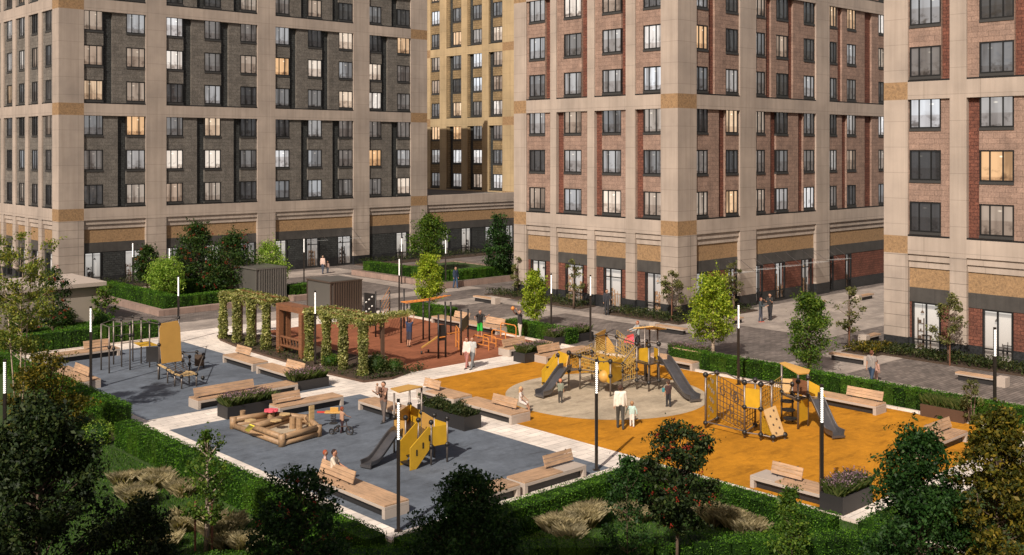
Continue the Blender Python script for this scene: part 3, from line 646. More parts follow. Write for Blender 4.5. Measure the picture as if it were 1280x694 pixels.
# ------------------------------------------------------------------ trees
def blob_pts(n, c, r):
    p = RNG.normal(size=(n, 3)); p /= np.linalg.norm(p, axis=1)[:, None]; return np.array(c)+p*(np.array(r)*(RNG.random((n, 1))**.45))
prof = dict(oval=[.55, .95, 1.1, .8, .2], round=[.35, .75, 1, .9, .3], full=[.9, 1, 1, .8, .3], cone=[1, .9, .65, .3, .05], vase=[.2, .5, .8, 1, .5])
def tree(base, h, z0, rad, n, leaf, mat, label, name='tree', cat='tree', bark='tree_bark', shape='oval', clumps=34, berries=0, stakes=0, stems=1, tr=None, group=None, fill=.5, core=.4):
    if shape in ('vase',) or clumps <= 26: core = 0
    x, y = base[0], base[1]
    T = empty(name, (x, y, 0), label=label, cat=cat, group=group)
    cz = (z0+h)/2; hz = (h-z0)/2; tr = tr or .018*h+.02
    cl = []
    for i in range(clumps):
        t = RNG.random(); zz = z0+(h-z0)*(.06+.9*t)
        if shape == 'oval': w = math.sin(math.pi*min(1, max(0, .10+.86*t)))**.6*(1.12-.35*t)
        elif shape == 'cone': w = (1-t)**.75*1.05+.08
        elif shape == 'round': w = math.sqrt(max(.05, 1-(2*t-1)**2))
        elif shape == 'full': w = math.sqrt(max(.04, 1-t**2.6))*(.85+.15*min(1, t*3))
        elif shape == 'vase': w = .45+.75*t*(1.25-t)*1.6
        else: w = math.sqrt(max(.1, 1-(2*t-1)**2))
        a = RNG.uniform(0, 2*math.pi); rr = rad*w*(.25+.72*RNG.random()**.6)
        if RNG.random() < .14: rr *= 1.16
        if RNG.random() < .2: zz = max(z0+.05, zz-(h-z0)*.1)
        cl.append((x+rr*math.cos(a), y+rr*math.sin(a), zz))
    b = MB()
    top = (x+.03*rad, y, z0+(h-z0)*.72)
    if stems == 1:
        b.tube((x, y, 0), (x+.02, y-.02, z0+.2*(h-z0)), tr, tr*.75, 8); b.tube((x+.02, y-.02, z0+.2*(h-z0)), top, tr*.72, tr*.25, 7)
    else:
        for i in range(stems):
            a = 2*math.pi*i/stems+.4; b.tube((x+.08*math.cos(a), y+.08*math.sin(a), 0), (x+rad*.3*math.cos(a), y+rad*.3*math.sin(a), z0+(h-z0)*.4), tr*.7, tr*.45, 7)
            b.tube((x+rad*.3*math.cos(a), y+rad*.3*math.sin(a), z0+(h-z0)*.4), (x+rad*.5*math.cos(a), y+rad*.5*math.sin(a), z0+(h-z0)*.8), tr*.42, tr*.15, 6)
    b.build('trunk', bark, T, smooth=True)
    lb_ = MB()
    for c in cl:
        zf = max(z0*.95, c[2]-.55*math.hypot(c[0]-x, c[1]-y)-.15); f = min(1, (zf-0)/(top[2]+.01))
        s0_ = (x+(top[0]-x)*f, y, min(zf, top[2])); mid = ((s0_[0]*.45+c[0]*.55), (s0_[1]*.45+c[1]*.55), s0_[2]*.5+c[2]*.5-.03)
        lb_.tube(s0_, mid, tr*.3, tr*.18, 5, False); lb_.tube(mid, c, tr*.18, tr*.06, 5, False)
    lb_.build('limb', bark, T)
    per = int(n/clumps); pts = []; rc = rad*fill*.62
    nc = int(n*core); tt = RNG.random(nc); wv = np.interp(tt, [0, .15, .4, .75, 1], prof[shape] if shape in prof else prof['round']); aa = RNG.uniform(0, 6.283, nc); rr = rad*.88*wv*RNG.random(nc)**.5
    pc = np.stack([x+rr*np.cos(aa), y+rr*np.sin(aa), z0+(h-z0)*(.04+.92*tt)], 1); gate = np.sin(pc[:, 0]*5.1+x)+np.sin(pc[:, 1]*4.7+y)+np.sin(pc[:, 2]*5.5); pts.append(pc[gate > -.7])
    per = int(per*(1-core*.6))
    for c in cl:
        k = per*(.55+.9*RNG.random()); sc3 = rc*(.7+.6*RNG.random())
        pts.append(blob_pts(int(k), c, (sc3, sc3, sc3*.75)))
        # twigs leave the outline uneven
        m_ = int(k*.16); dv = RNG.normal(size=3); dv[2] = abs(dv[2])*.5; dv /= np.linalg.norm(dv); tt = RNG.random((m_, 1))
        pts.append(np.array(c)+dv*tt*sc3*1.8+RNG.normal(size=(m_, 3))*.05)
    pts = np.concatenate(pts)
    cr = link(quadcloud(leaves(pts, leaf, .55, .25)), 'crown', mat, T)
    if berries:
        bb = MB()
        for i in range(berries):
            c = cl[RNG.integers(len(cl))]; v = RNG.normal(size=3); v /= np.linalg.norm(v); q = np.array(c)+v*rc*.95
            for j in range(7): bb.ball(q+RNG.normal(size=3)*leaf*.38, leaf*.19, 5, 4)
        bb.build('berries', 'berry', T)['kind'] = 'stuff'
    if stakes:
        sb = MB()
        for i in range(stakes):
            a = 2*math.pi*i/stakes+.6; sb.tube((x+.32*math.cos(a), y+.32*math.sin(a), 0), (x+.32*math.cos(a), y+.32*math.sin(a), 1.55), .035, .03, 6)
        sb.build('stake', 'stake_wood', T)
    return T
def ptree(px, py, ytop, ybot, halfw, n, leaf, mat, label, **kw):
    b = at(px, py); D = b.x*VX+b.y*VY
    return tree(b, ztop(b, ytop), max(.2, ztop(b, ybot)), halfw*D/F, n, leaf, mat, label, **kw)
ptree(668, 409, 336, 398, 17, 5460, 0.133, 'leaf_bright', 'small bright yellow-green tree behind the ball player', bark='pale_bark', clumps=64, fill=.62)
ptree(891, 452, 343, 425, 29, 9660, 0.133, 'leaf_bright', 'bright yellow-green tree in front of the building corner, right of the climbing tower', bark='pale_bark', clumps=64, fill=.62)
ptree(1011, 468, 366, 455, 27, 8820, 0.125, 'leaf_green', 'green tree behind the triangular orange roof of the right climbing frame', clumps=64, fill=.62)
ptree(1061, 434, 357, 415, 17, 900, .15, 'leaf_pale', 'thin pale staked tree beside the plaza bench, left of the right building', bark='tree_bark', stakes=2, clumps=22)
ptree(1186, 456, 366, 432, 22, 1500, .13, 'leaf_pale', 'thin pale staked tree between the two tall shop windows of the right building', stakes=2, clumps=26)
ptree(536, 394, 318, 374, 18, 6300, 0.140, 'leaf_bright', 'yellow-green tree rising above the workout frame', clumps=64, fill=.62)
ptree(535, 345, 268, 324, 25, 7560, 0.172, 'leaf_green', 'round green tree in the raised bed in front of the shop wing', clumps=64, fill=.62)
ptree(624, 350, 268, 338, 20, 6300, 0.172, 'leaf_deep', 'dark green tree against the corner of the central building', clumps=64, fill=.62)
ptree(647, 369, 318, 357, 13, 700, .16, 'leaf_pale', 'slender pale tree at the far corner of the central building', clumps=20)
ptree(717, 386, 324, 372, 13, 750, .16, 'leaf_pale', 'slender pale tree before the second shop window of the central building', clumps=20)
ptree(840, 401, 334, 387, 14, 900, .15, 'leaf_pale', 'slender pale tree at the plinth of the central building corner', clumps=22, stakes=2)
ptree(917, 392, 327, 378, 14, 1000, .15, 'leaf_pale', 'slender pale tree against the red brick bay right of the building corner', clumps=22)
ptree(184, 370, 307, 350, 18, 4620, 0.156, 'leaf_rowan', 'red-berried tree at the left end of the long raised bed', berries=22, clumps=64, fill=.62)
ptree(209, 380, 323, 370, 24, 7560, 0.125, 'leaf_lime', 'round lime green bush tree lit from the side in the raised bed', shape='round', clumps=64, fill=.62)
ptree(246, 372, 280, 355, 28, 8820, 0.156, 'leaf_rowan', 'tallest red-berried tree in the long raised bed', berries=45, clumps=64, fill=.62)
ptree(288, 374, 292, 360, 34, 9660, 0.156, 'leaf_rowan', 'wide red-berried tree left of the lime bush by the grey kiosk', berries=50, clumps=64, fill=.62)
ptree(338, 368, 303, 366, 24, 7140, 0.133, 'leaf_lime', 'lime green bush tree rising behind the grey kiosk', shape='round', clumps=64, fill=.62)
ptree(131, 402, 353, 396, 14, 900, .17, 'leaf_green', 'small green tree at the right end of the utility house', clumps=20, fill=.6)
ptree(24, 540, 288, 455, 46, 7500, .11, 'leaf_birch', 'tall sparse yellowing birch with pale stems at the left edge', bark='pale_bark', clumps=70, fill=.42, stems=3, tr=.05, shape='vase', name='birch_tree')
ptree(66, 425, 335, 410, 24, 2200, .15, 'leaf_rowan', 'red-berried tree in front of the utility house', berries=30)
ptree(62, 560, 440, 560, 48, 7000, .11, 'leaf_yellow', 'yellow-leaved shrub tree leaning over the left bench', shape='round', clumps=44, fill=.4, stems=3)
# foreground
ptree(45, 812, 492, 812, 92, 34000, .105, 'leaf_shade', 'large dark shaded tree filling the lower left corner', clumps=150, shape='full', tr=.09, fill=.36, core=.12)
ptree(172, 850, 622, 846, 66, 15000, .085, 'leaf_shade', 'lower dark shaded tree at the bottom left, right of the large one', clumps=80, shape='full', fill=.4, tr=.05, core=.12)
ptree(258, 690, 533, 655, 31, 2600, .10, 'leaf_green', 'thin staked sapling in the feather grass of the front garden', stakes=3, clumps=40, fill=.45, bark='pale_bark')
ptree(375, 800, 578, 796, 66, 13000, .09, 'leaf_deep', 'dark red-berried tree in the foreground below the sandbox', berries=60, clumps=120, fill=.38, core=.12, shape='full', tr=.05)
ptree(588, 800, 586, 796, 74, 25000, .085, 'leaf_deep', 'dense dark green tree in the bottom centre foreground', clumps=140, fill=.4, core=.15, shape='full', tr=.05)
ptree(783, 745, 566, 740, 33, 5200, .08, 'leaf_deep', 'slim green foreground tree left of the foreground berry tree', clumps=56, fill=.5, tr=.03)
ptree(846, 722, 528, 662, 54, 10500, .10, 'leaf_shade', 'tall dark red-berried tree on a bare trunk before the orange playground', berries=60, clumps=100, fill=.36, core=.1, shape='round', bark='tree_bark', tr=.05)
ptree(988, 738, 608, 734, 28, 4200, .08, 'leaf_green', 'slim conical foreground tree below the right bench', shape='cone', clumps=50, fill=.55, tr=.03)
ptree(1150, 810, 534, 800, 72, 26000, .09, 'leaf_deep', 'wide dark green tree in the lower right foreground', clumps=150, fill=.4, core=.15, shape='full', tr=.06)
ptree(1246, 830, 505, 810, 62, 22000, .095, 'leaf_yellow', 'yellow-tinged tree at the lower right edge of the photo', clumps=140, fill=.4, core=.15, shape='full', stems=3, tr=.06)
ptree(1214, 530, 474, 526, 15, 700, .10, 'leaf_pale', 'sparse reddish shrub beside the brown planter at the right edge', clumps=16, fill=.6, stems=3)
# ------------------------------------------------------------------ grasses, shrubs
def tuft(px, py, r, h, n, mat, label, w=.012, lean=.7, cat='ornamental grass', name='grass_clump', wx=None):
    c = at(px, py) if wx is None else Vector((wx[0], wx[1], 0)); T = empty(name, (c.x, c.y, 0), label=label, cat=cat, group='feather grass clumps' if mat == 'feather_leaf' else None)
    k = max(1, int(r/.22)); bs = []
    for i in range(n):
        pass
    cc = RNG.normal(size=(max(3, k*2), 2))*r*.45; idx = RNG.integers(len(cc), size=n); q = cc[idx]+RNG.normal(size=(n, 2))*.07
    base = np.stack([c.x+q[:, 0], c.y+q[:, 1], np.zeros(n)], 1)
    link(quadcloud(blades(base, h, w, lean)), 'blades', mat, T); return T
desc = ['left of the thin sapling', 'at the foot of the thin sapling', 'behind the dark lower left tree', 'below the left hedge', 'nearest the gravel path', 'right of the sapling stakes', 'under the berry tree at bottom left', 'left end of the front triangle bed', 'middle of the front triangle bed', 'under the slim foreground tree', 'right of the foreground berry trunk', 'right end of the front triangle bed', 'left edge beside the front hedge', 'second from the right in the front triangle bed']
for i, (px, py, r, h, n) in enumerate([(165, 630, .8, .7, 1700), (240, 660, .8, .7, 2000), (205, 608, .75, .65, 1700), (225, 618, .6, .65, 1300), (158, 606, .5, .6, 1000), (285, 668, .9, .75, 2200), (300, 690, .7, .7, 1500), (700, 668, .8, .75, 2400), (740, 655, .9, .8, 2600), (800, 652, .7, .7, 1400), (895, 655, .8, .75, 2200), (940, 660, .8, .7, 2200), (205, 685, .5, .6, 1000), (915, 650, .8, .75, 1800)]):
    tuft(px, py, r*.85, h*.72, int(n*2.4), 'feather_leaf', 'pale feather grass clump '+desc[i], w=.011, lean=1.15)
# grass on the lawn: countless blades
def lawn_pts(n, poly_fn):
    out = []
    while sum(len(o) for o in out) < n: out.append(poly_fn(n))
    return np.concatenate(out)[:n]
q = RNG.random((90000, 2)); X = 8+q[:, 0]*11.2; Y = 20+q[:, 1]*25; base = np.stack([X, Y, np.full(len(X), .012)], 1)
q = RNG.random((34000, 2)); X = 19.3+q[:, 0]*11.8; Y = 15+q[:, 1]*10.5; base = np.concatenate([base, np.stack([X, Y, np.full(len(X), .012)], 1)])
base = base[~((base[:, 1] > 43.0) & (base[:, 1] < 45.2))]; base = base[~((base[:, 0] > 17.2) & (base[:, 0] < 18.2))]
o = link(quadcloud(blades(base, .09, .018, .8)), 'grass', 'grass_leaf'); tag(o, 'green grass of the front garden lawn', 'grass', kind='stuff')
q = RNG.random((26000, 2)); base = np.stack([10+q[:, 0]*19.5, 65.8+q[:, 1]*8.3, np.full(len(q), .012)], 1)
o = link(quadcloud(blades(base, .16, .03, .8)), 'grass', 'grass_leaf'); tag(o, 'green grass between the left hedge and the utility house', 'grass', kind='stuff')
# planting strips against the buildings
def strip(x0, y0, x1, y1, h, n, mat, label):
    q = RNG.random((n, 2)); z = RNG.random(n)**.6*h*(.5+.5*np.abs(np.sin(q[:, 0]*(x1-x0)*1.7+q[:, 1]*(y1-y0)*1.3)))
    S = empty('planting_bed', (x0, y0, 0), label=label, cat='planting bed')
    MB().box((x0, y0, 0), (x1, y1, .08)).build('soil', 'soil', S)
    P_ = np.stack([x0+q[:, 0]*(x1-x0), y0+q[:, 1]*(y1-y0), .08+z], 1); link(quadcloud(leaves(P_, .14, .45, .8)), 'foliage', mat, S); return S
strip(57.9, 21, 59.7, 30.9, .55, 5000, 'shrub_leaf', 'strip of low dark shrubs along the foot of the right building')
strip(57.0, 30.9, 59.7, 33.0, .5, 1800, 'leaf_yellow', 'corner patch of yellowing grass at the foot of the right building')
strip(57.9, 55.2, 59.7, 66, .5, 2600, 'shrub_leaf', 'strip of low shrubs left of the entrance of the central building')
strip(57.6, 45.6, 59.7, 52.5, .5, 2400, 'shrub_leaf', 'strip of low shrubs right of the entrance at the central building corner')
strip(60.2, 45.6, 67, 47.2, .5, 1200, 'shrub_leaf', 'short strip of shrubs round the corner of the central building')
strip(63, 90.3, 87, 92.2, .7, 3000, 'shrub_leaf', 'strip of shrubs along the left building and the shop wing')
strip(34, 89.9, 42, 92.2, .8, 1500, 'shrub_leaf', 'strip of dark shrubs below the left shop window')
strip(35, 82, 46.5, 85.8, .9, 1800, 'shrub_leaf', 'dark ground shrubs at the back of the long raised bed')
strip(60.2, 74, 69.8, 84, .5, 1800, 'shrub_leaf', 'dark ground shrubs inside the raised bed before the shop wing')
def bush(px, py, r, n, mat, label, leaf=.09, hz=.8):
    c = at(px, py); B_ = empty('bush', (c.x, c.y, 0), label=label, cat='bush')
    MB().ball((c.x, c.y, r*hz*.8), r*.75, 12, 8, hz).build('inner_twigs', 'hedge_dark', B_)
    v = RNG.normal(size=(n, 3)); v /= np.linalg.norm(v, axis=1)[:, None]; v[:, 2] *= hz; v *= (r*(.8+.25*RNG.random(n)))[:, None]; v += np.array([c.x, c.y, r*hz*.8]); v = v[v[:, 2] > .02]
    link(quadcloud(leaves(v, leaf, .6, .3)), 'foliage', mat, B_)
bush(78, 408, .95, 900, 'shrub_leaf', 'dark rounded bush on the lawn in front of the utility house', .12)
bush(128, 412, .8, 700, 'hedge_leaf', 'green rounded bush below the small tree by the utility house', .12)
bush(28, 418, 1.1, 900, 'shrub_leaf', 'dark bush on the lawn at the far left', .12)
bush(470, 466, .75, 1300, 'lavender_leaf', 'green bush at the foot of the nearest vine column', .08); bush(493, 465, .5, 800, 'lavender_leaf', 'lower green bush at the tip of the curved planting bed', .08)
bush(413, 458, .5, 600, 'leaf_green', 'small bush between the vine columns'); bush(122, 556, .7, 1300, 'leaf_lime', 'pale green bush beside the gravel path', .07)
bush(100, 548, .75, 1200, 'leaf_pale', 'pink-flowering pale bush beside the left hedge', .07)
# ------------------------------------------------------------------ furniture
def bench(axis, p, q, label, depth=.95, deck=(0, 1), back=None, off=.62, group='concrete benches with timber decks', zt=.45, wood='deck_wood'):
    """p,q: ends of the front top edge seen in the photo; X benches face the camera's right, Y benches its left"""
    a = at(p[0], p[1], zt); b_ = at(q[0], q[1], zt)
    if axis == 'Y': x = (a.x+b_.x)/2; s0, s1 = sorted((a.y, b_.y)); o = Vector((x, s0, 0)); U, V = Vector((0, 1, 0)), Vector((1, 0, 0))
    else: y = (a.y+b_.y)/2; s0, s1 = sorted((a.x, b_.x)); o = Vector((s0, y, 0)); U, V = Vector((1, 0, 0)), Vector((0, 1, 0))
    L = s1-s0; T = empty('bench', o, label=label, cat='bench', group=group)
    def bx(mb, u0, u1, v0, v1, z0, z1): P_ = o+U*u0+V*v0; Q = o+U*u1+V*v1; mb.box((P_.x, P_.y, z0), (Q.x, Q.y, z1))
    c = MB(); bx(c, 0, L, 0, depth, zt-.15, zt-.04); bx(c, 0, .16, .0, depth, 0, zt-.15); bx(c, L-.16, L, .0, depth, 0, zt-.15)
    bx(c, 0, L*deck[0] if deck[0] > 0 else .001, 0, depth, zt-.04, zt) if deck[0] > 0 else None
    bx(c, L*deck[1], L, 0, depth, zt-.04, zt) if deck[1] < 1 else None
    c.build('concrete_base', 'concrete', T, bevel=.012)
    d = MB(); bx(d, .17, L-.17, .16, depth-.1, .02, zt-.16); d.build('underseat_shade', 'planter_metal', T)  # dark block filling the hollow, stands in for shade under the seat
    w = MB(); u0, u1 = L*deck[0]+.02, L*deck[1]-.02; n = 11; g = depth/n
    for i in range(n): bx(w, u0, u1, i*g+.008, (i+1)*g-.008, zt-.035, zt+.015)
    w.build('timber_deck', wood+('_y' if axis == 'Y' else '_x'), T)
    if back:
        t0, t1 = back[0]*L, back[1]*L; k = MB()
        for i in range(3):
            z0 = zt+.09+i*.135; v = depth*off+.05+i*.045
            P_ = [o+U*t0+V*v+Vector((0, 0, z0)), o+U*t1+V*v+Vector((0, 0, z0)), o+U*t1+V*(v+.04)+Vector((0, 0, z0+.125)), o+U*t0+V*(v+.04)+Vector((0, 0, z0+.125))]
            k.slab(P_, .035)
        k.build('backrest', wood+('_y' if axis == 'Y' else '_x'), T)
        br = MB()
        for u in (t0+.25, t1-.25):
            br.bar(o+U*u+V*(depth*off+.06)+Vector((0, 0, zt+.015)), o+U*u+V*(depth*off+.22)+Vector((0, 0, zt+.5)), .05, .02)
        br.build('back_bracket', 'steel', T)
    return T
bench('X', (62, 447), (149, 434.5), 'long bench against the far left hedge, backrest on its right half', back=(.55, .93), depth=1.1)
bench('Y', (97, 478), (58, 461), 'brown bench at the left lamp, running away along the kerb', back=(.15, .6), depth=1.15)
bench('Y', (278, 443.5), (316, 454.6), 'bench in front of the left vine columns, backrest at its far end', back=(.5, .98), off=.75)
bench('Y', (321, 456.5), (362, 469.5), 'bench in front of the wooden swing frame, next to the lavender planter', back=(.0, .5), off=.75)
bench('X', (248, 501), (372, 479), 'bench at the lower edge of the far blue playground behind the long lavender planter', deck=(0, 1), back=(.0, .58), off=.3)
bench('X', (349.5, 509.8), (430, 495), 'bench at the upper edge of the near blue playground, beside the long lavender planter', back=(.0, .42), off=.55)
bench('Y', (451, 499.5), (492, 515.5), 'bench behind the woman holding a baby')
bench('Y', (520, 486), (567, 498.5), 'bench at the left tip of the orange playground, tilted backrest at its far end', deck=(0, .75), back=(.55, .98), off=.3, depth=1.15)
bench('Y', (574, 500), (636.5, 519.5), 'bench on which the blond girl sits beside the pale disc', deck=(.0, .98), back=(.12, .56), off=.55, depth=1.15)
bench('X', (655, 603.5), (734, 581.5), 'bench at the lower right corner of the near blue playground, backrest on its right', deck=(0, .62), back=(.5, .97), off=.55)
bench('X', (588, 624), (650, 605), 'bench half hidden by the dense foreground tree')
bench('Y', (467, 637), (398, 590), 'bench at the lower left corner of the near blue playground with the seated couple', back=(.52, .97), off=.35, depth=1.0)
bench('Y', (937, 594), (1044, 622), 'bench at the lower edge of the orange playground behind the front hedge', deck=(0, .7), back=(.48, .85), off=.5, depth=1.0)
bench('Y', (1003, 490), (1095, 507.5), 'bench along the long hedge right of the climbing frame slide', back=(.02, .5), off=.7)
bench('Y', (812, 442), (859, 455.5), 'bench behind the right slide of the climbing tower', back=(.02, .6), off=.7)
bench('X', (680, 445), (745, 435), 'bench behind the left slide of the climbing tower', back=(.0, .45), off=.6)
bench('X', (636.5, 437), (692, 427.5), 'bench in front of the ball player with a pale backrest', back=(.0, .5), off=.5)
bench('Y', (538, 395.5), (577, 402), 'far bench behind the workout frame', back=(.0, .5), off=.7)
bench('Y', (578, 402.3), (620, 410.5), 'bench right behind the man in green shorts', back=(.02, .55), off=.7)
bench('X', (1150, 560), (1215, 540), 'bench at the right end of the orange playground behind the trees', back=(.4, .97), off=.6)
def cube_bench(a, b_, cub, label, axis='Y'):
    p = at(*a, .42); q = at(*b_, .42); y0, y1 = sorted((p.y, q.y)); x = (p.x+q.x)/2
    if axis == 'X': x0, x1 = sorted((p.x, q.x)); y = (p.y+q.y)/2
    T = empty('bench', (x, y0, 0), label=label, cat='bench', group='plaza benches with a concrete cube')
    d = .5
    def bx(mb, u0, u1, v0, v1, z0, z1):
        if axis == 'Y': mb.box((x+v0, u0, z0), (x+v1, u1, z1))
        else: mb.box((u0, y+v0, z0), (u1, y+v1, z1))
    u0, u1 = (y0, y1) if axis == 'Y' else (x0, x1)
    k = MB(); n = 6
    for i in range(n): bx(k, u0, u1, i*d/n+.005, (i+1)*d/n-.005, .36, .42)
    k.build('timber_seat', 'deck_wood_y' if axis == 'Y' else 'deck_wood_x', T)
    k = MB(); bx(k, u0, u1, .0, d, .29, .355); k.build('seat_frame', 'concrete', T)
    k = MB(); bx(k, u0+.12, u1-.12, .1, d-.1, 0, .29); k.build('underseat_shade', 'planter_metal', T)  # dark filler painted as the shade below the seat
    k = MB(); 
    if cub == 'near': bx(k, u0-.5, u0-.02, -.03, d+.03, 0, .5)
    else: bx(k, u1+.02, u1+.5, -.03, d+.03, 0, .5)
    k.build('concrete_cube', 'concrete', T, bevel=.01)
cube_bench((593, 369.5), (612, 373.5), 'near', 'plaza bench with cube left of the slender tree at the central building')
cube_bench((822, 405.5), (851, 412), 'far', 'plaza bench with cube at the corner of the central building')
cube_bench((914, 399), (931, 396.5), 'near', 'low plaza bench behind the bright tree, left of the talking couple', 'X')
cube_bench((1018, 378.5), (1034, 376), 'near', 'plaza bench before the red brick wall right of the talking couple', 'X')
cube_bench((1078, 370), (1092, 367), 'near', 'farthest plaza bench in the passage', 'X')
cube_bench((1039, 440), (1076, 448.5), 'near', 'plaza bench left of the walking man in grey shirt')
cube_bench((1086, 420), (1103, 417), 'near', 'plaza bench at the corner of the right building', 'X')
cube_bench((1197, 464), (1241, 474), 'near', 'plaza bench below the right shop window')
def planter(x0, y0, x1, y1, h, label, mat='planter_metal', n=900, ph=.5, flower=True, group='planter boxes'):
    T = empty('planter', (x0, y0, 0), label=label, cat='planter', group=group); t = .05; b = MB()
    b.box((x0, y0, 0), (x1, y0+t, h)); b.box((x0, y1-t, 0), (x1, y1, h)); b.box((x0, y0+t, 0), (x0+t, y1-t, h)); b.box((x1-t, y0+t, 0), (x1, y1-t, h)); b.build('box', mat, T)
    MB().box((x0+t, y0+t, 0), (x1-t, y1-t, h-.06)).build('soil', 'soil', T)
    q = RNG.random((n, 2)); base = np.stack([x0+.1+q[:, 0]*(x1-x0-.2), y0+.1+q[:, 1]*(y1-y0-.2), np.full(n, h-.06)], 1)
    if not flower and mat == 'planter_metal':
        q3 = RNG.random((n*3, 3)); cl_ = .55+.45*np.sin(q3[:, 0]*(x1-x0)*5+1)*np.sin(q3[:, 1]*(y1-y0)*4.3); P_ = np.stack([x0+q3[:, 0]*(x1-x0), y0+q3[:, 1]*(y1-y0), h-.05+q3[:, 2]**.7*.55*cl_.clip(.25, 1)], 1); link(quadcloud(leaves(P_, .085, .5, .5)), 'shrubs', 'shrub_leaf', T); return
    bl = blades(base, ph, .018, .8); bl = np.concatenate([bl, blades(base+RNG.normal(size=base.shape)*np.array([.03, .03, 0]), ph*.8, .018, 1.0)]); link(quadcloud(bl), 'plants', 'lavender_leaf', T)
    if flower: tips = bl[:int(n*.55), 3]; link(quadcloud(leaves(tips+RNG.normal(size=tips.shape)*.025, .07, .5, .2)), 'flowers', 'lavender_flower', T)['kind'] = 'stuff'
def planter_x(px0, py0, px1, py1, d, h, label, **kw):
    a, b_ = at(px0, py0), at(px1, py1); y = (a.y+b_.y)/2; planter(min(a.x, b_.x), y, max(a.x, b_.x), y+d, h, label, **kw)
def planter_y(px0, py0, px1, py1, d, h, label, **kw):
    a, b_ = at(px0, py0), at(px1, py1); x = (a.x+b_.x)/2; planter(x, min(a.y, b_.y), x+d, max(a.y, b_.y), h, label, **kw)
planter_x(284, 525, 345, 514, .95, .55, 'long dark planter of lavender above the log sandbox', n=2200)
planter_x(367, 490, 413, 483.5, .95, .5, 'dark planter of lavender at the end of the bench row by the tall lamp', n=1700)
planter_y(580, 540, 522, 522, .95, .6, 'dark planter of shaded shrubs behind the small slide house', n=2000, flower=False)
planter_x(656, 454.8, 690, 448.5, .95, .55, 'dark planter at the upper left corner of the orange playground', n=1300)
planter_x(694, 433, 742, 424.5, 1.0, .5, 'long lavender planter left of the climbing tower', n=1800)
planter_y(838, 448, 872, 458, .9, .5, 'planter of shaded lavender right of the climbing tower', n=1500)
planter_y(1153, 519, 1202, 531.5, .9, .55, 'brown planter of grasses at the right end of the long hedge', mat='brown_metal', n=1500, flower=False)
planter_x(1050, 645, 1094, 630, .85, .6, 'grey planter of flowering lavender at the lower right lamp', n=1900)
# lamps
def lamp(base, label, h=4.15):
    T = empty('street_lamp', base, label=label, cat='lamp', group='tall slim lamp posts with lit heads')
    b = MB(); b.box((-.055, -.055, 0), (.055, .055, h-1.28)); b.box((-.05, -.05, h-.07), (.05, .05, h)); b.box((-.05, .012, h-1.28), (.05, .05, h-.07)); b.box((-.05, -.05, h-1.28), (.05, -.032, h-.07)) if False else None
    b.build('pole', 'pole_dark', T, local=True)
    b = MB(); b.box((-.13, -.13, .0), (.13, .13, .02)); b.build('foot_plate', 'pole_dark', T, local=True)
    b = MB(); n = 16; z = h-1.26
    for i in range(n): b.box((-.034, -.058, z+i*1.18/n), (.034, .008, z+(i+.7)*1.18/n))
    b.build('light_strip', 'lamp_light', T, local=True)
    b = MB()
    for i in range(n): b.box((-.036, -.05, z+(i+.7)*1.18/n), (.036, .009, z+(i+1)*1.18/n))
    b.build('louvre', 'pole_dark', T, local=True)
    T.rotation_euler = (0, 0, -(math.pi/2-YAW)*.9)
L0 = lamp(at(498, 664), 'lamp post at the bottom corner of the near blue playground')
for px, py, lab in [(113.5, 487, 'lamp post at the left bench of the far blue playground'), (745.5, 588, 'lamp post at the right corner of the near blue playground'), (1027, 636, 'lamp post at the bench by the lower right planter'),
                    (1243.5, 527, 'lamp post at the right edge before the shop window'), (923, 481, 'lamp post between the bright tree and the right climbing frame'), (689, 424, 'lamp post right of the small bright tree, left of the slender tree'),
                    (738, 427, 'lamp post before the man in the suit'), (394, 457, 'lamp post between the vine columns and the lavender planter'), (223, 428, 'lamp post behind the ochre climbing wall'),
                    (499, 394, 'lamp post behind the workout frame'), (502, 355, 'lamp post inside the hedge of the central raised bed, left one'), (557, 358, 'lamp post inside the hedge of the central raised bed, right one'),
                    (380, 356, 'lamp post on the plaza left of the glass door'), (212, 374, 'lamp post before the round lime bush'), (166, 364, 'lamp post at the left end of the long raised bed'), (6, 588, 'lamp post at the far left edge of the photo')]:
    lamp(at(px, py), lab)
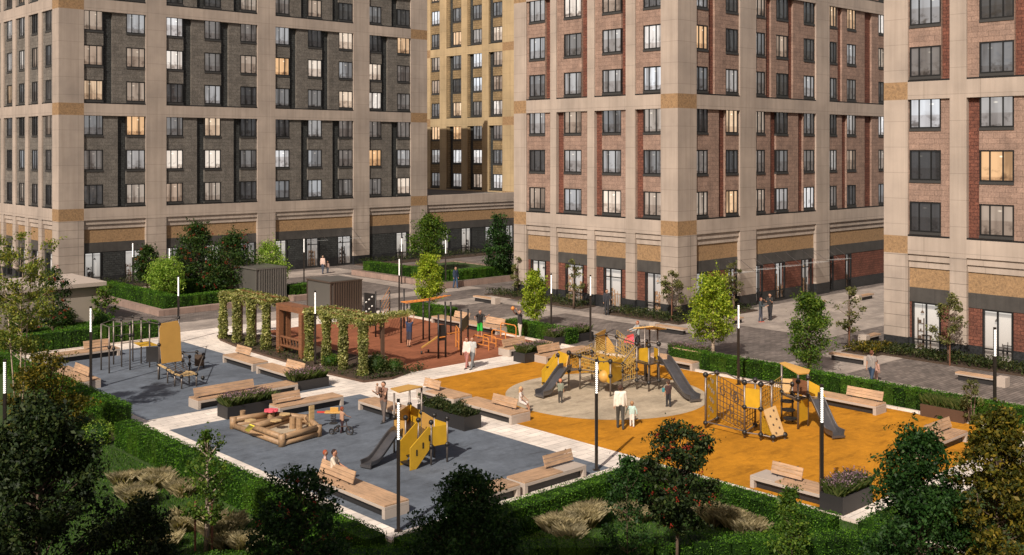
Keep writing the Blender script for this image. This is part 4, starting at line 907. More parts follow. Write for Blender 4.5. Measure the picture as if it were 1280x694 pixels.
# pergola
def pergola(cols, label, arm=None):
    T = empty('pergola', at(*cols[0]), label=label, cat='pergola', group='vine-covered pergolas'); zt = 2.85; pts = [at(*c) for c in cols]; hw = .31
    for p in pts:
        for dx in (0, 1.25): MB().box((p.x-.08+dx, p.y-.08, 0), (p.x+.08+dx, p.y+.08, zt)).build('post', 'brown_metal', T)
        n = 3000; q = RNG.random((n, 3)); w = (hw*(.92+.14*np.sin(q[:, 2]*3.1+p.x*3)+.10*np.sin(q[:, 2]*7.7+p.y)+.08*RNG.normal(size=n)))[:, None]; v = RNG.normal(size=(n, 2)); v /= np.linalg.norm(v, axis=1)[:, None]
        P_ = np.concatenate([np.array([[p.x, p.y]])+v*w*(RNG.random((n, 1))**.35), q[:, 2:]*zt], 1); link(quadcloud(leaves(P_, .12, .6, .1)), 'climbing_vine', 'vine_leaf', T)
        b = MB(); b.box((p.x-.05, p.y-.07, zt), (p.x+1.35, p.y+.07, zt+.1)); b.build('cross_beam', 'frame_wood', T)
        m_ = 700; q = RNG.random((m_, 3)); P_ = np.stack([p.x-.3+q[:, 0]*1.8, p.y-.24+q[:, 1]*.48, zt-.06+q[:, 2]*.24-.25*RNG.random(m_)**3], 1); link(quadcloud(leaves(P_, .12, .6, .2)), 'climbing_vine', 'vine_leaf', T)
    for dx in (0, 1.25):
        b = MB()
        for a, c in zip(pts[:-1], pts[1:]): b.bar((a.x+dx, a.y, zt+.14), (c.x+dx, c.y, zt+.14), .08, .08)
        b.build('long_beam', 'frame_wood', T)
    a, c = pts[0], pts[-1]; m_ = int(600*(c-a).length); t = RNG.random(m_)[:, None]; A_ = np.array(a); C_ = np.array(c)
    P_ = A_+(C_-A_)*t+np.stack([RNG.normal(size=m_)*.16+np.where(RNG.random(m_) < .35, 1.25, 0), RNG.normal(size=m_)*.1, zt-.05+RNG.random(m_)*.28-.5*RNG.random(m_)**5], 1); link(quadcloud(leaves(P_, .12, .6, .2)), 'climbing_vine', 'vine_leaf', T)
    if arm:
        p = pts[-1]; b = MB(); b.box((p.x, p.y-.1, zt), (p.x+3.0, p.y+.1, zt+.15)); b.build('arm_beam', 'light_wood', T)
        m_ = 1500; q = RNG.random((m_, 3)); P_ = np.stack([p.x+.2+q[:, 0]*3.0, p.y+RNG.normal(size=m_)*.2, zt+.1+q[:, 2]*.25], 1); link(quadcloud(leaves(P_, .1, .6, .2)), 'climbing_vine', 'vine_leaf', T)
pergola([(279, 424), (296, 429), (313.5, 433.5), (332.5, 438)], 'left pergola of four vine-wrapped posts before the grey kiosk')
pergola([(386.5, 452), (408, 457.5), (429, 463.5), (454, 470.5)], 'right pergola of four taller vine-wrapped posts with an arm over the workout ground', arm=True)
# curved planting bed
pl = [at(*p) for p in ((272, 421), (276, 426), (300, 436), (345, 449.5), (400, 466), (455, 478.5), (490, 474.5), (512, 466.5), (470, 452), (400, 436), (330, 420))]
T = empty('planting_bed', pl[0], label='curved planting bed under the pergolas with a brown edging', cat='planting bed')
b = MB(); b.prism([(p.x, p.y) for p in pl][::-1], .0, .07); b.build('soil', 'soil', T)
b = MB()
for a, c in zip(pl, pl[1:]+pl[:1]): b.bar((a.x, a.y, .05), (c.x, c.y, .05), .09, .12)
b.build('edging', 'brown_metal', T)
P_ = []
for i in range(2200):
    k = RNG.integers(1, 7); t = RNG.random(); a, c = pl[k], pl[min(k+1, 7)]; P_.append([a.x+(c.x-a.x)*t+.15+RNG.random()*1.3, a.y+(c.y-a.y)*t+RNG.random()*.4+.1, .08+RNG.random()**2*.4])
link(quadcloud(leaves(np.array(P_), .11, .5, .5)), 'foliage', 'shrub_leaf', T)
# concrete seats in the bed
b = MB(); a = at(453, 459); b.box((a.x, a.y, .05), (a.x+1.6, a.y+.6, .45)); o = b.build('concrete_seat', 'concrete', None, bevel=.02); tag(o, 'pale concrete seat block behind the nearest vine column', 'seat')
# wooden portal with swing
f1, f2 = at(347, 442), at(375, 450.5)
T = empty('wooden_swing', f1, label='brown wooden portal with a hanging swing bench between the two pergolas', cat='swing'); zt = 2.95; dp = .5
for p in (f1, f2):
    for dx in (0, dp): MB().box((p.x+dx, p.y-.17, 0), (p.x+dx+.3, p.y+.17, zt-.35)).build('post', 'frame_wood', T)
b = MB(); y0, y1 = sorted((f1.y, f2.y)); b.box((f1.x-.01, y0-.171, zt-.35), (f1.x+dp+.31, y1+.171, zt)); b.build('top_beam', 'frame_wood', T)
b = MB(); b.box((f1.x+.1, y0+.17, .45), (f1.x+.7, y1-.17, .5)); b.build('swing_seat', 'frame_wood', T)
b = MB(); b.box((f1.x+.05, y0+.17, 1.0), (f1.x+.13, y1-.17, 1.1)); b.box((f1.x+.05, y0+.17, .5), (f1.x+.13, y1-.17, .58)); k = 7
for i in range(k): y = y0+.3+(y1-y0-.6)*i/(k-1); b.bar((f1.x+.09, y, .55), (f1.x+.09, y+.12, 1.02), .05, .05)
b.build('swing_backrest', 'frame_wood', T)
# ------------------------------------------------------------------ play equipment
def slide(T, top, bot, w=.55, mat='slide_steel', side=.2, curve=.16, flat=.45):
    top, bot = Vector(top), Vector(bot); d = bot-top; hz = Vector((d.x, d.y, 0)).normalized(); r = Vector((-hz.y, hz.x, 0)); L = Vector((d.x, d.y, 0)).length
    pts = []
    n = 16
    for i in range(n+1):
        t = i/n; s = t*L
        if s < .25: z = top.z
        elif s > L-flat: z = bot.z
        else:
            q = (s-.25)/(L-flat-.25); q2 = q*q*(3-2*q)*.35+q*.65; z = top.z+(bot.z-top.z)*q2
        pts.append(Vector((top.x, top.y, 0))+hz*s+Vector((0, 0, z)))
    b = MB(); vs = []
    for p in pts: vs += [p-r*w/2+Vector((0, 0, side)), p-r*w/2*.92, p+r*w/2*.92, p+r*w/2+Vector((0, 0, side))]
    fs = []
    for i in range(n):
        for k in range(3): fs.append((i*4+k, i*4+k+1, (i+1)*4+k+1, (i+1)*4+k))
    b.add(vs, fs); o = b.build('slide_chute', mat, T, smooth=False); md = o.modifiers.new('s', 'SOLIDIFY'); md.thickness = .03
    b = MB()
    for sg in (-1, 1): b.path([p+r*sg*w/2+Vector((0, 0, side)) for p in pts], .028, 6)
    e = pts[-1]; b.bar(e-r*w/2-Vector((0, 0, .04)), e+r*w/2-Vector((0, 0, .04)), .06, .08); b.build('slide_rail', mat, T)
    b = MB(); p = pts[-4]; b.tube((p.x, p.y, 0), (p.x, p.y, p.z), .03); b.build('slide_leg', 'steel', T)
def posts(T, lst, r=.045, mat='grey_post', name='post'):
    out = []
    for px, py, yt in lst:
        p = at(px, py); h = ztop(p, yt); MB().tube((p.x, p.y, 0), (p.x, p.y, h), r, r, 10).build(name, mat, T, smooth=True); out.append(Vector((p.x, p.y, h)))
    return out
def balls(T, pts, r=.12, name='connector_ball'):
    for p in pts: MB().ball(p, r, 12, 8).build(name, 'ball_black', T, smooth=True)
def net(T, A, B, Cc, D_, nu, nv, mat='rope', r=.018, name='climbing_net', rings=0, sag=0.0, sub=False):
    """rope net over the quad A-B-C-D"""
    A, B, Cc, D_ = map(Vector, (A, B, Cc, D_)); b = MB()
    P_ = lambda u, v: (A*(1-u)+B*u)*(1-v)+(D_*(1-u)+Cc*u)*v - Vector((0, 0, sag*4*u*(1-u)*(.5+.5*v)))
    for i in range(nu+1): b.path([P_(i/nu, j/8) for j in range(9)], r, 5)
    for j in range(nv+1): b.path([P_(i/8, j/nv) for i in range(9)], r, 5)
    for k in range(rings):
        u, v = random.uniform(.2, .8), random.uniform(.2, .8); c = P_(u, v); e1 = (P_(min(1, u+.05), v)-c).normalized(); e2 = (P_(u, min(1, v+.05))-c).normalized()
        b.path([c+(e1*math.cos(t)+e2*math.sin(t))*.2 for t in [2*math.pi*i/12 for i in range(13)]], r*1.3, 5)
    b.build(name, mat, T)
def panel(T, P_, mat='yellow_panel', t=.03, name='panel', holes=None):
    MB().slab(P_, t).build(name, mat, T)
# --- central climbing tower
T = empty('climbing_tower', at(757, 490), label='large yellow rope climbing tower with two grey slides on the pale disc', cat='climbing frame')
lp = posts(T, [(711, 489, 441), (725, 487, 445), (698, 486, 444), (763, 496, 452), (777.6, 489, 455), (796, 487, 430), (808, 480, 427), (811, 490, 432), (823.5, 487, 430), (771, 468, 421), (744, 467, 421), (757, 462, 418), (748, 490, 452), (740, 478, 440), (812, 476, 412), (822, 478, 408), (806, 483, 406), (790, 474, 436)])
pA, pB, pS, pC, pD, pE, pF, pG, pH, pI, pJ, pK, pM, pN, r1, r2, r3, pQ = lp
balls(T, lp[:14]+[pQ]); low = lambda p, z: Vector((p.x, p.y, z))
balls(T, [low(p, 1.0) for p in (pA, pB, pC, pD, pE, pM, pN)]+[low(p, .45) for p in (pE, pG, pH, pF)], .11)
b = MB()
for a, c, z in ((pE, pG, .45), (pG, pH, .45), (pH, pF, .45), (pF, pE, .45), (pA, pB, 1.0), (pB, pM, 1.0), (pE, pQ, 1.2)): b.tube(low(a, z), low(c, z), .03, .03, 8)
for a, c in ((pJ, pK), (pK, pI), (pI, pE), (pE, pF), (pF, pH), (pA, pB), (pB, pM), (pM, pC), (pC, pD), (pD, pE), (pB, pN), (pN, pJ)): b.tube(a, c, .03, .03, 8)
b.build('connecting_rail', 'grey_post', T)
deck = 1.25
MB().prism([(pG.x-.2, pG.y-.2), (pH.x+.1, pH.y-.1), (pF.x+.3, pF.y+.6), (pE.x, pE.y+.3)], 1.35, 1.42).build('deck', 'steel', T)
MB().prism([(pS.x, pS.y), (pA.x, pA.y), (pB.x, pB.y), (pB.x-.2, pB.y+.9), (pS.x-.2, pS.y+.8)], .98, 1.04).build('deck', 'steel', T)
panel(T, [low(pC, .62), low(pD, .62), low(pD, 1.65), low(pC, 1.65)]); panel(T, [low(pM, .75), low(pC, .62), low(pC, 1.62), low(pM, 1.75)], 'yellow_panel')
MB().ball((pM+pC)/2-Vector((.02, .02, .72)), .3, 16, 10).build('bubble_window', 'ochre_panel', T, smooth=True)
panel(T, [low(pJ, 1.2), low(pK, 1.1), low(pK, 2.2), low(pJ, 2.1)], 'ochre_panel'); panel(T, [low(pK, .9), low(pK, .9)+Vector((.4, -.33, 0)), low(pK, 1.3)+Vector((.34, -.28, 0)), low(pK, 1.8)+Vector((.1, -.08, 0)), low(pK, 2.0)], 'ochre_panel')
panel(T, [low(pE, 1.45)+Vector((.25, .1, 0)), low(pG, 1.45), low(pG, 2.2), low(pE, 2.0)+Vector((.25, .1, 0))]); panel(T, [low(pH, 1.45), low(pH, 2.0), low(pH, 2.0)+Vector((.25, .5, 0)), low(pH, 1.45)+Vector((.25, .5, 0))])
panel(T, [low(pG, 1.45), low(pF, 1.45), low(pF, 2.1), low(pG, 2.25)], 'ochre_panel')
panel(T, [low(pN, .7), low(pQ, .8)+Vector((0, 0, 0)), low(pQ, 1.15), low(pN, 1.15)], 'yellow_panel'); 
# stairs on the left with yellow side panels
s0, s1 = at(681, 487), at(697, 483)
for off in (0, .75):
    v = Vector((.35, .65, 0))*off
    panel(T, [Vector((s0.x, s0.y, .1))+v, Vector((pS.x, pS.y, .75))+v, Vector((pS.x, pS.y, 1.7))+v, Vector((s0.x, s0.y, .85))+v], 'yellow_panel', .035, 'stair_side')
for i in range(4):
    t = (i+.6)/4.2; c = Vector((s0.x, s0.y, 0)).lerp(Vector((pS.x, pS.y, 0)), t)+Vector((.13, .24, 0)); MB().obox((c.x, c.y, .12+t*.85), (.12, -.04, 0), (.13, .22, 0), (0, 0, .02)).build('stair_tread', 'ball_black', T)
panel(T, [low(pA, 1.05), low(pA, 1.85), low(pA, 1.6)+Vector((-.25, -.15, 0)), low(pA, 1.05)+Vector((-.45, -.2, 0))], 'ochre_panel'); panel(T, [low(pS, 1.05), low(pS, 1.9), low(pA, 1.8), low(pA, 1.5)], 'yellow_panel')
net(T, low(pB, .9), low(pM, .85), low(pM, 1.6), low(pB, 1.75), 9, 5, 'rope', .016); net(T, low(pA, 1.0), low(pN, 1.05), low(pN, 2.0), low(pA, 1.75), 9, 5, 'rope', .015, rings=2)
net(T, low(pD, .5), low(pE, .6), low(pE, 2.1), low(pD, 1.6), 7, 6, 'rope', .015, rings=3); net(T, low(pN, 1.7), low(pJ, 2.0), low(pE, 1.6), low(pC, 1.55), 11, 8, 'rope', .014, rings=5, sag=.25)
net(T, low(pI, 1.3), low(pE, 1.2), low(pE, 2.2), low(pI, 2.35), 8, 5, 'rope', .015, rings=5); net(T, low(pB, .8), low(pQ, .9), low(pE, 1.2), low(pM, .95), 14, 5, 'rope_dark', .016, sag=.1)
net(T, low(pB, .9), low(pN, .95), low(pJ, 1.05), low(pQ, .95), 10, 7, 'rope', .02, name='rope_floor', sag=.12)
net(T, low(pB, .55), low(pM, .5), low(pD, .5), low(pQ, .75), 12, 3, 'rope_dark', .016, name='rope_floor', sag=.15)
bb = MB()
for i in range(46):
    a = random.choice([pB, pN, pM, pC, pD]); c = random.choice([pE, pN, pJ, pQ, pM]); t = random.random(); q = low(a, random.uniform(.6, 1.7)).lerp(low(c, random.uniform(.6, 1.9)), t); bb.ball(q, .045, 6, 5)
bb.build('rope_knot', 'ball_black', T)
MB().slab([(r3.x-.5, r3.y+.35, 2.95), (r3.x+.25, r3.y-.35, 3.05), (r2.x+.35, r2.y-.3, 2.75), (r2.x+.3, r2.y+.2, 2.65), (r1.x+.3, r1.y+.5, 2.72)], .05).build('roof', 'ochre_panel', T)
slide(T, (pA.x-.15, pA.y-.05, 1.15), at(674, 494, .16), .6, side=.22); slide(T, (pH.x+.05, pH.y-.2, 1.5), at(869, 499.5, .16), .6, side=.22)
# --- right climbing frame
T = empty('rope_climber', at(951, 548), label='yellow rope climber with pierced panel, pointed roof and one grey slide on the orange ground', cat='climbing frame')
g = posts(T, [(882, 536, 468.5), (896, 530, 466), (930.7, 548, 478), (944, 539, 475), (951, 551, 480.5), (964.5, 545, 478), (977, 527, 455), (997.6, 537, 468.5), (1010, 533, 464), (990.7, 528, 480)])
gA, gB, gC, gD, gE, gF, gG, gH, gI, gJ = g
balls(T, [gA, gB, gC, gD, gE, gF, gJ]); balls(T, [low(p, 1.3) for p in (gC, gE, gG, gH, gJ)]+[low(p, .25) for p in (gA, gB, gC, gD, gE)]+[low(gH, 2.05), low(gI, 2.1)], .11)
x1, x2 = at(966.5, 547, .2), at(981, 543.5, .2); balls(T, [x1, x2], .12)
b = MB()
for p in (x1, x2): b.tube((p.x, p.y, 0), p, .04)
for a, c, z in ((gC, gE, 1.3), (gC, gD, .25), (gA, gC, .3), (gC, gE, .25), (gA, gB, .25), (gG, gH, 1.3), (gH, gJ, 1.3)): b.tube(low(a, z), low(c, z), .03, .03, 8)
b.tube(x1, x2, .03); b.tube(low(gE, .25), x1, .03)
for a, c in ((gA, gB), (gC, gE), (gD, gF), (gE, gF), (gC, gD), (gF, gJ)): b.tube(a, c, .03, .03, 8)
m1 = gB.lerp(gC, .33)+Vector((0, 0, .12)); b.path([gB, m1, gC], .03); b.build('connecting_rail', 'grey_post', T)
panel(T, [low(gA, .35), low(gB, .3), low(gB, 2.2), low(gA, 2.15)], 'yellow_panel', .03, 'pierced_panel')
hb = MB(); dA = (low(gB, 0)-low(gA, 0)); nn = Vector((dA.y, -dA.x, 0)).normalized()
for i in range(13):
    t = .25+.5*((i*37) % 10)/10; z = .5+i*.13; c = low(gA, z)+dA*t; MB().tube(c-nn*.022, c+nn*.022, .06+.02*(i % 3), None, 10).build('panel_hole', 'sand_rubber', T)
net(T, low(gB, .35), low(gC, .35), low(gC, 1.95), low(gB, 2.15), 8, 7, 'rope_dark', .016, rings=6); panel(T, [low(gC, 1.32), low(gE, 1.32), low(gE, 2.1), low(gC, 2.1)])
net(T, low(gE, 1.2), low(gG, 1.1), low(gG, 2.0), low(gE, 2.1), 10, 5, 'rope', .016); net(T, low(gD, .4), low(gC, .4), low(gC, 1.3), low(gD, 1.3), 4, 4, 'rope_dark', .014)
c1, c2 = low(gE, 1.25), low(gE, 1.25)+(x2-x1); P4 = [x1, x2, c2+Vector((.12, -.05, .08)), c1+Vector((.12, -.05, 0))]
panel(T, P4, 'cream_panel', .05, 'climbing_board'); hb = MB()
nrm = (Vector(P4[1])-Vector(P4[0])).cross(Vector(P4[3])-Vector(P4[0])).normalized()
if nrm.z < 0: nrm = -nrm
for i in range(6): q = (P4[0].lerp(P4[1], .3+.4*(i % 2))).lerp(P4[3].lerp(P4[2], .3+.4*(i % 2)), .12+.15*i); MB().ball(q+nrm*.035, .045, 8, 5).build('climbing_hold', 'rope_dark', T); panel(T, [x1, c1, low(gE, .4)], 'yellow_panel', .03)
MB().prism([(gG.x, gG.y), (gJ.x, gJ.y), (gI.x, gI.y), (gH.x, gH.y)], 1.18, 1.25).build('deck', 'steel', T)
panel(T, [low(gJ, 1.3), low(gI, 1.3), low(gI, 1.95), low(gJ, 1.95)], 'frame_wood'); panel(T, [low(gG, 1.3), low(gJ, 1.3), low(gJ, 1.9), low(gG, 1.9)], 'cream_panel'); panel(T, [low(gH, .3), low(gI, .3), low(gI, 1.2), low(gH, 1.2)], 'yellow_panel')
panel(T, [low(gI, 1.3), low(gI, 2.0), low(gI, 1.75)+Vector((.3, -.4, 0)), low(gI, 1.3)+Vector((.45, -.6, 0))], 'yellow_panel')
for i in range(3): c = low(gG, .25+.35*i)+Vector((-.2+.05*i, -.55+.1*i, 0)); MB().tube(c, c+Vector((0, 0, .05)), .3, .3, 12).build('step_disc', 'ball_black', T)
rp = [gG+Vector((-.25, .25, .1)), Vector((gG.x+.25, gG.y-.25, ztop(gG, 452))), gI+Vector((.15, .1, .1)), gH+Vector((.1, -.25, .0))]
MB().slab([at(974.8, 454, 3.0), at(981, 453, 3.0), at(1012.8, 463, 2.75), at(1011, 467, 2.7), at(998.5, 468, 2.7)], .05).build('roof', 'ochre_panel', T)
slide(T, (gI.x-.15, gI.y-.3, 1.3), at(1048, 545, .16), .6, side=.22)
# --- small slide house
T = empty('slide_house', at(520, 575), label='small yellow slide house with stairs and a flat roof on the near blue ground', cat='slide')
g = posts(T, [(539, 582, 528), (559, 578, 523), (543, 572, 519), (527, 561, 483), (512, 551, 488), (492.7, 566, 491.5), (507, 573, 522), (523, 571, 525)], .04)
hA, hB, hC, hD, hE, hF, hG, hH = g
balls(T, [hA, hB, hC, hH, low(hA, .72), low(hB, .7), low(hD, 1.45), low(hE, 1.5), low(hF, 1.4), hG], .1)
MB().prism([(hF.x, hF.y), (hG.x, hG.y), (hA.x, hA.y), (hB.x, hB.y), (hC.x, hC.y), (hD.x, hD.y), (hE.x, hE.y)], .82, .88).build('deck', 'steel', T)
panel(T, [low(hA, .72), low(hB, .72), low(hB, 1.45), low(hA, 1.45)]); panel(T, [low(hB, .85), low(hC, .85), low(hC, 1.5), low(hB, 1.5)]); panel(T, [low(hC, .85), low(hD, .85), low(hD, 1.5), low(hC, 1.5)], 'ochre_panel')
panel(T, [low(hD, .85), low(hE, .85), low(hE, 1.5), low(hD, 1.5)]); panel(T, [low(hE, .85), low(hF, .85), low(hF, 1.5), low(hE, 1.5)], 'ochre_panel'); panel(T, [low(hG, .7), low(hF, .9), low(hF, 1.3), low(hG, 1.45)], 'ochre_panel')
q0 = at(512.5, 589); q1 = at(538, 582); w = Vector((0, .78, 0))
for k in (0, 1):
    v = w*k; P5 = [Vector((q0.x, q0.y, .02)), Vector((q0.x+.28, q0.y, .02)), Vector((q1.x-.1, q0.y, .62)), Vector((q1.x-.02, q0.y, 1.45)), Vector((q1.x-.12, q0.y, 1.5)), Vector((q0.x, q0.y, .85))]
    panel(T, [p+v for p in P5], 'yellow_panel', .035, 'stair_side')
    sb = MB()
    for i in range(3): c = Vector((q0.x+.3+i*.3, q0.y-.02 if k == 0 else q0.y+.0, .62+i*.22))+v; sb.box((c.x-.03, c.y-.012, c.z-.1), (c.x+.03, c.y+.002, c.z+.12))
    sb.build('panel_slot', 'ball_black', T)
for i in range(4): x = q0.x+.12+i*.27; MB().box((x, q0.y+.03, .14+i*.19), (x+.25, q0.y+.75, .18+i*.19)).build('stair_tread', 'ball_black', T)
MB().slab([at(488, 486, 2.5), at(510.5, 481, 2.5), at(528.5, 483.5, 2.5), at(499, 491, 2.5)], .04).build('roof', 'ochre_panel', T)
slide(T, (hF.x-.05, hF.y-.45, .95), at(457, 582, .14), .5, 'slide_steel', .16)
# --- ball climbing frame, far blue ground
T = empty('pole_climber', at(190, 455), label='grey pole climber with black balls and a tall ochre wall on the far blue ground', cat='climbing frame')
cf = posts(T, [(126.5, 463, 405), (136.5, 467, 409), (142, 456, 399), (152, 459, 400), (162.5, 463, 405), (166, 452, 396), (176.5, 455, 398), (187, 459.5, 403), (199, 474, 405), (223.5, 442, 397)], .04)
balls(T, cf[2:], .09); zs = [1.4, .9, 1.7, 1.9, 1.5, 1.2, 1.0, 1.8]
for k, p in enumerate(cf[1:9]): balls(T, [low(p, zs[k])], .1)
b = MB()
for a, c in ((0, 1), (0, 2), (1, 4), (2, 3), (2, 5), (3, 6), (4, 7), (5, 6), (6, 7), (5, 9), (7, 8), (8, 9), (3, 4)): b.tube(cf[a], cf[c], .022, .022, 6)
for a, c, z in ((3, 6, 1.3), (2, 5, 1.6), (4, 7, 1.1)): b.tube(low(cf[a], z), low(cf[c], z), .02, .02, 6)
b.build('connecting_rail', 'grey_post', T)
panel(T, [at(167, 428.5, 1.2), at(176, 433, 1.2), at(197, 431.5, 1.2), at(186, 427, 1.2)], 'yellow_panel', .04, 'platform')
wa, wb = at(200.5, 474), at(227, 470); wd = wb-wa
panel(T, [low(wa, .8)+wd*.06, low(wb, .8), low(wb, 2.6)-wd*.08, low(wb, 2.95)-wd*.2, low(wa, 2.9)+wd*.04, low(wa, 2.55)-wd*.06], 'ochre_panel', .06, 'climbing_wall')
MB().tube(low(wb, 0)-wd*.3, low(wb, 2.8)-wd*.3+Vector((.1, .2, 0)), .04).build('post', 'grey_post', T)
panel(T, [low(cf[8], .9), low(cf[8], .9)+Vector((-.5, .45, 0)), low(cf[8], 1.7)+Vector((-.5, .45, 0)), low(cf[8], 1.7)], 'steel', .04, 'side_panel')
T2 = empty('balance_bridge', at(225, 475), label='low rope balance bridge with knee-high posts and black balls beside the ochre wall', cat='balance bridge')
bp = posts(T2, [(198, 475, 456), (209.5, 479.5, 462), (218.5, 483.5, 468), (227, 486.5, 471), (236.5, 480, 465), (245.5, 483.5, 468), (228.5, 460, 441), (237, 463, 446), (246, 457, 440), (254.5, 460, 443), (253.5, 476, 470)], .04)
balls(T2, bp[:10]+[low(bp[6], .4), low(bp[7], .35), low(bp[8], .6), low(bp[9], .55), low(bp[10], .15)], .1); b = MB()
for a, c in ((0, 1), (1, 2), (2, 3), (3, 5), (5, 4), (6, 7), (6, 8), (8, 9), (9, 5)): b.tube(bp[a], bp[c], .025, .025, 6)
b.build('connecting_rail', 'grey_post', T2); b = MB()
for a, c in ((0, 1), (1, 2), (2, 3), (3, 5), (3, 4), (4, 5)):
    for i in range(4): q = bp[a].lerp(bp[c], (i+.5)/4); b.obox(q+Vector((0, .05, .03)), (.06, 0, 0), (0, .16, 0), (0, 0, .025))
b.build('tread', 'light_wood', T2); net(T2, bp[0]+Vector((0, 0, -.02)), bp[3], bp[4], bp[6]+Vector((0, 0, -.3)), 8, 4, 'rope_dark', .014, 'rope_floor')
panel(T2, [low(bp[9], .12), low(bp[9], .12)+Vector((-.42, .22, 0)), low(bp[9], .75)+Vector((-.42, .22, 0)), low(bp[9], .75)], 'rope_dark', .05, 'drum_panel')
# --- workout ground
def rungs(T, p, q, zs, mat, r=.02, name='rung'):
    for z in zs: MB().tube(low(p, z), low(q, z), r, r, 6).build(name, mat, T)
T = empty('wall_bars', at(475, 420), label='dark climbing board with white holds and wall bars left of the workout frame', cat='wall bars')
w = posts(T, [(469.6, 421.5, 364.5), (475.5, 423.5, 375), (487, 399, 363), (455.5, 419, 366)], .05, 'workout_post')
rungs(T, w[1], w[2], [.5, .85, 1.2, 1.55, 1.9, 2.25], 'orange_tube', .018)
bd = [low(w[3], .7), low(w[0], .7), low(w[0], 2.75), low(w[3], 2.75)]
panel(T, bd, 'workout_post', .05, 'climbing_board'); hb = MB(); dv = bd[1]-bd[0]; nn = Vector((dv.y, -dv.x, 0)).normalized()
if nn.x*VX+nn.y*VY > 0: nn = -nn
for i in range(9): MB().ball(bd[0]+dv*(.22+.26*(i % 3))+Vector((0, 0, .25+.2*i))+nn*.05, .06, 7, 5).build('climbing_hold', 'hold_white', T)
T = empty('workout_rig', at(530, 425), label='dark post workout rig with orange overhead bars where a man hangs', cat='workout frame')
w = posts(T, [(501.3, 429, 379), (505, 410.5, 361), (509, 431, 380), (529, 425, 376.5), (536.7, 426.5, 373), (556.5, 418, 377), (563.5, 418.5, 377.5)], .055, 'workout_post')
b = MB(); tp = [Vector((p.x, p.y, 2.55)) for p in w]
for a, c in ((0, 3), (3, 6), (0, 2), (2, 4), (4, 6), (0, 4)): b.tube(tp[a], tp[c], .028, .028, 8)
b.build('overhead_beam', 'orange_tube', T); b = MB()
for i in range(6): t = (i+.5)/6; b.tube(tp[2].lerp(tp[4], t), tp[0].lerp(tp[3], t), .02, .02, 6); 
for i in range(5): t = (i+.5)/5; b.tube(tp[4].lerp(tp[6], t), tp[3].lerp(tp[5], t), .02, .02, 6)
b.build('overhead_bar', 'orange_tube', T)
T = empty('sit_up_station', at(553, 447), label='dark workout posts with an inclined bench at the front of the terracotta ground', cat='workout station')
w = posts(T, [(548, 448.5, 393), (557, 447, 385), (576.3, 444, 387.5), (585, 434, 386), (527, 443, 439), (535.5, 441, 437)], .055, 'workout_post')
iv = Vector((.25, .3, 0)); panel(T, [low(w[4], .35), low(w[4], .35)+iv, low(w[0], 1.25)+iv, low(w[0], 1.25)], 'ochre_panel', .06, 'incline_board')
b = MB(); b.tube(low(w[0], 1.2), low(w[1], 1.2), .04, .04); b.tube(low(w[2], 1.3), low(w[3], 1.3), .035); b.tube(low(w[1], 1.35), low(w[1], 1.35)+Vector((1.2, 0, 0)), .03); b.build('orange_bar', 'orange_tube', T)
panel(T, [low(w[0], 1.0)+Vector((.1, .1, 0)), low(w[1], 1.0), low(w[1], 1.9), low(w[0], 1.9)+Vector((.1, .1, 0))], 'workout_post', .03, 'info_board'); panel(T, [low(w[2], 1.3), low(w[3], 1.3), low(w[3], 2.0), low(w[2], 2.0)], 'workout_post', .03, 'info_board')
def loop_bar(p, q, h, label):
    p, q = at(*p), at(*q); T = empty('dip_bar', p, label=label, cat='dip bar'); r = .12; b = MB(); d = (q-p).normalized()
    b.path([p, p+Vector((0, 0, h-r)), p+d*r+Vector((0, 0, h)), q-d*r+Vector((0, 0, h)), q+Vector((0, 0, h-r)), q], .035, 7); b.build('bar', 'orange_tube', T)
    b = MB(); b.path([p+Vector((0, 0, h*.35)), q+Vector((0, 0, h*.35))], .03, 7); b.build('lower_bar', 'orange_tube', T)
loop_bar((592, 434), (611, 438.5), .75, 'orange low dip bar right of the walking couple'); loop_bar((604, 430), (620, 434), .6, 'lower orange dip bar behind the first one')
loop_bar((615, 428), (632, 431), .8, 'orange dip bar between the green shorts man and the ball player'); loop_bar((626, 421), (645, 425), .9, 'tall orange dip bar at the feet of the ball player'); loop_bar((570, 434), (573.5, 439), 1.3, 'thin orange step bar between the dark posts')
# --- sandbox of logs
c = [at(291.5, 536), at(352.5, 558.5), at(398, 546), at(384, 533), at(337, 528.5)]
T = empty('log_sandbox', c[1], label='five-sided sandbox of stacked logs on the near blue ground', cat='sandbox')
MB().prism([(p.x, p.y) for p in c][::-1], .02, .12).build('sand', 'sand_rubber', T)
for a, d in ((0, 1), (1, 2), (2, 3), (3, 4), (4, 0)):
    for k in range(2):
        if k == 1 and a == 0: e0 = c[0].lerp(c[1], .42); e1 = c[1]
        else: e0, e1 = c[a], c[d]
        MB().tube(e0+Vector((0, 0, .14+.25*k)), e1+Vector((0, 0, .14+.25*k)), .12, .12, 12).build('log', 'log_wood', T, smooth=True)
e = c[0].lerp(c[1], .42)
for k in range(2): MB().tube(e+Vector((0, 0, .14+.25*k)), c[4].lerp(c[3], .55)+Vector((0, 0, .14+.25*k)), .13, .13, 12).build('log', 'log_wood', T, smooth=True)
for k, p in enumerate(c): MB().tube((p.x, p.y, 0), (p.x, p.y, .5), .15, .15, 12).build('corner_log', 'log_wood', T, smooth=True)
for px, py, h, r in ((303.5, 529, .55, .13), (366, 539, .6, .15), (374, 541, .62, .14), (371, 537, .5, .15), (339, 531, .6, .16)):
    p = at(px, py); MB().tube((p.x, p.y, 0), (p.x, p.y, h), r, r*.95, 12).build('stump', 'log_wood', T)
p = at(339, 531); b = MB()
for i in range(6): a = i*math.pi/3; b.tube((p.x+.2*math.cos(a), p.y+.2*math.sin(a), .6), (p.x+.2*math.cos(a), p.y+.2*math.sin(a), .66), .13, .12, 10)
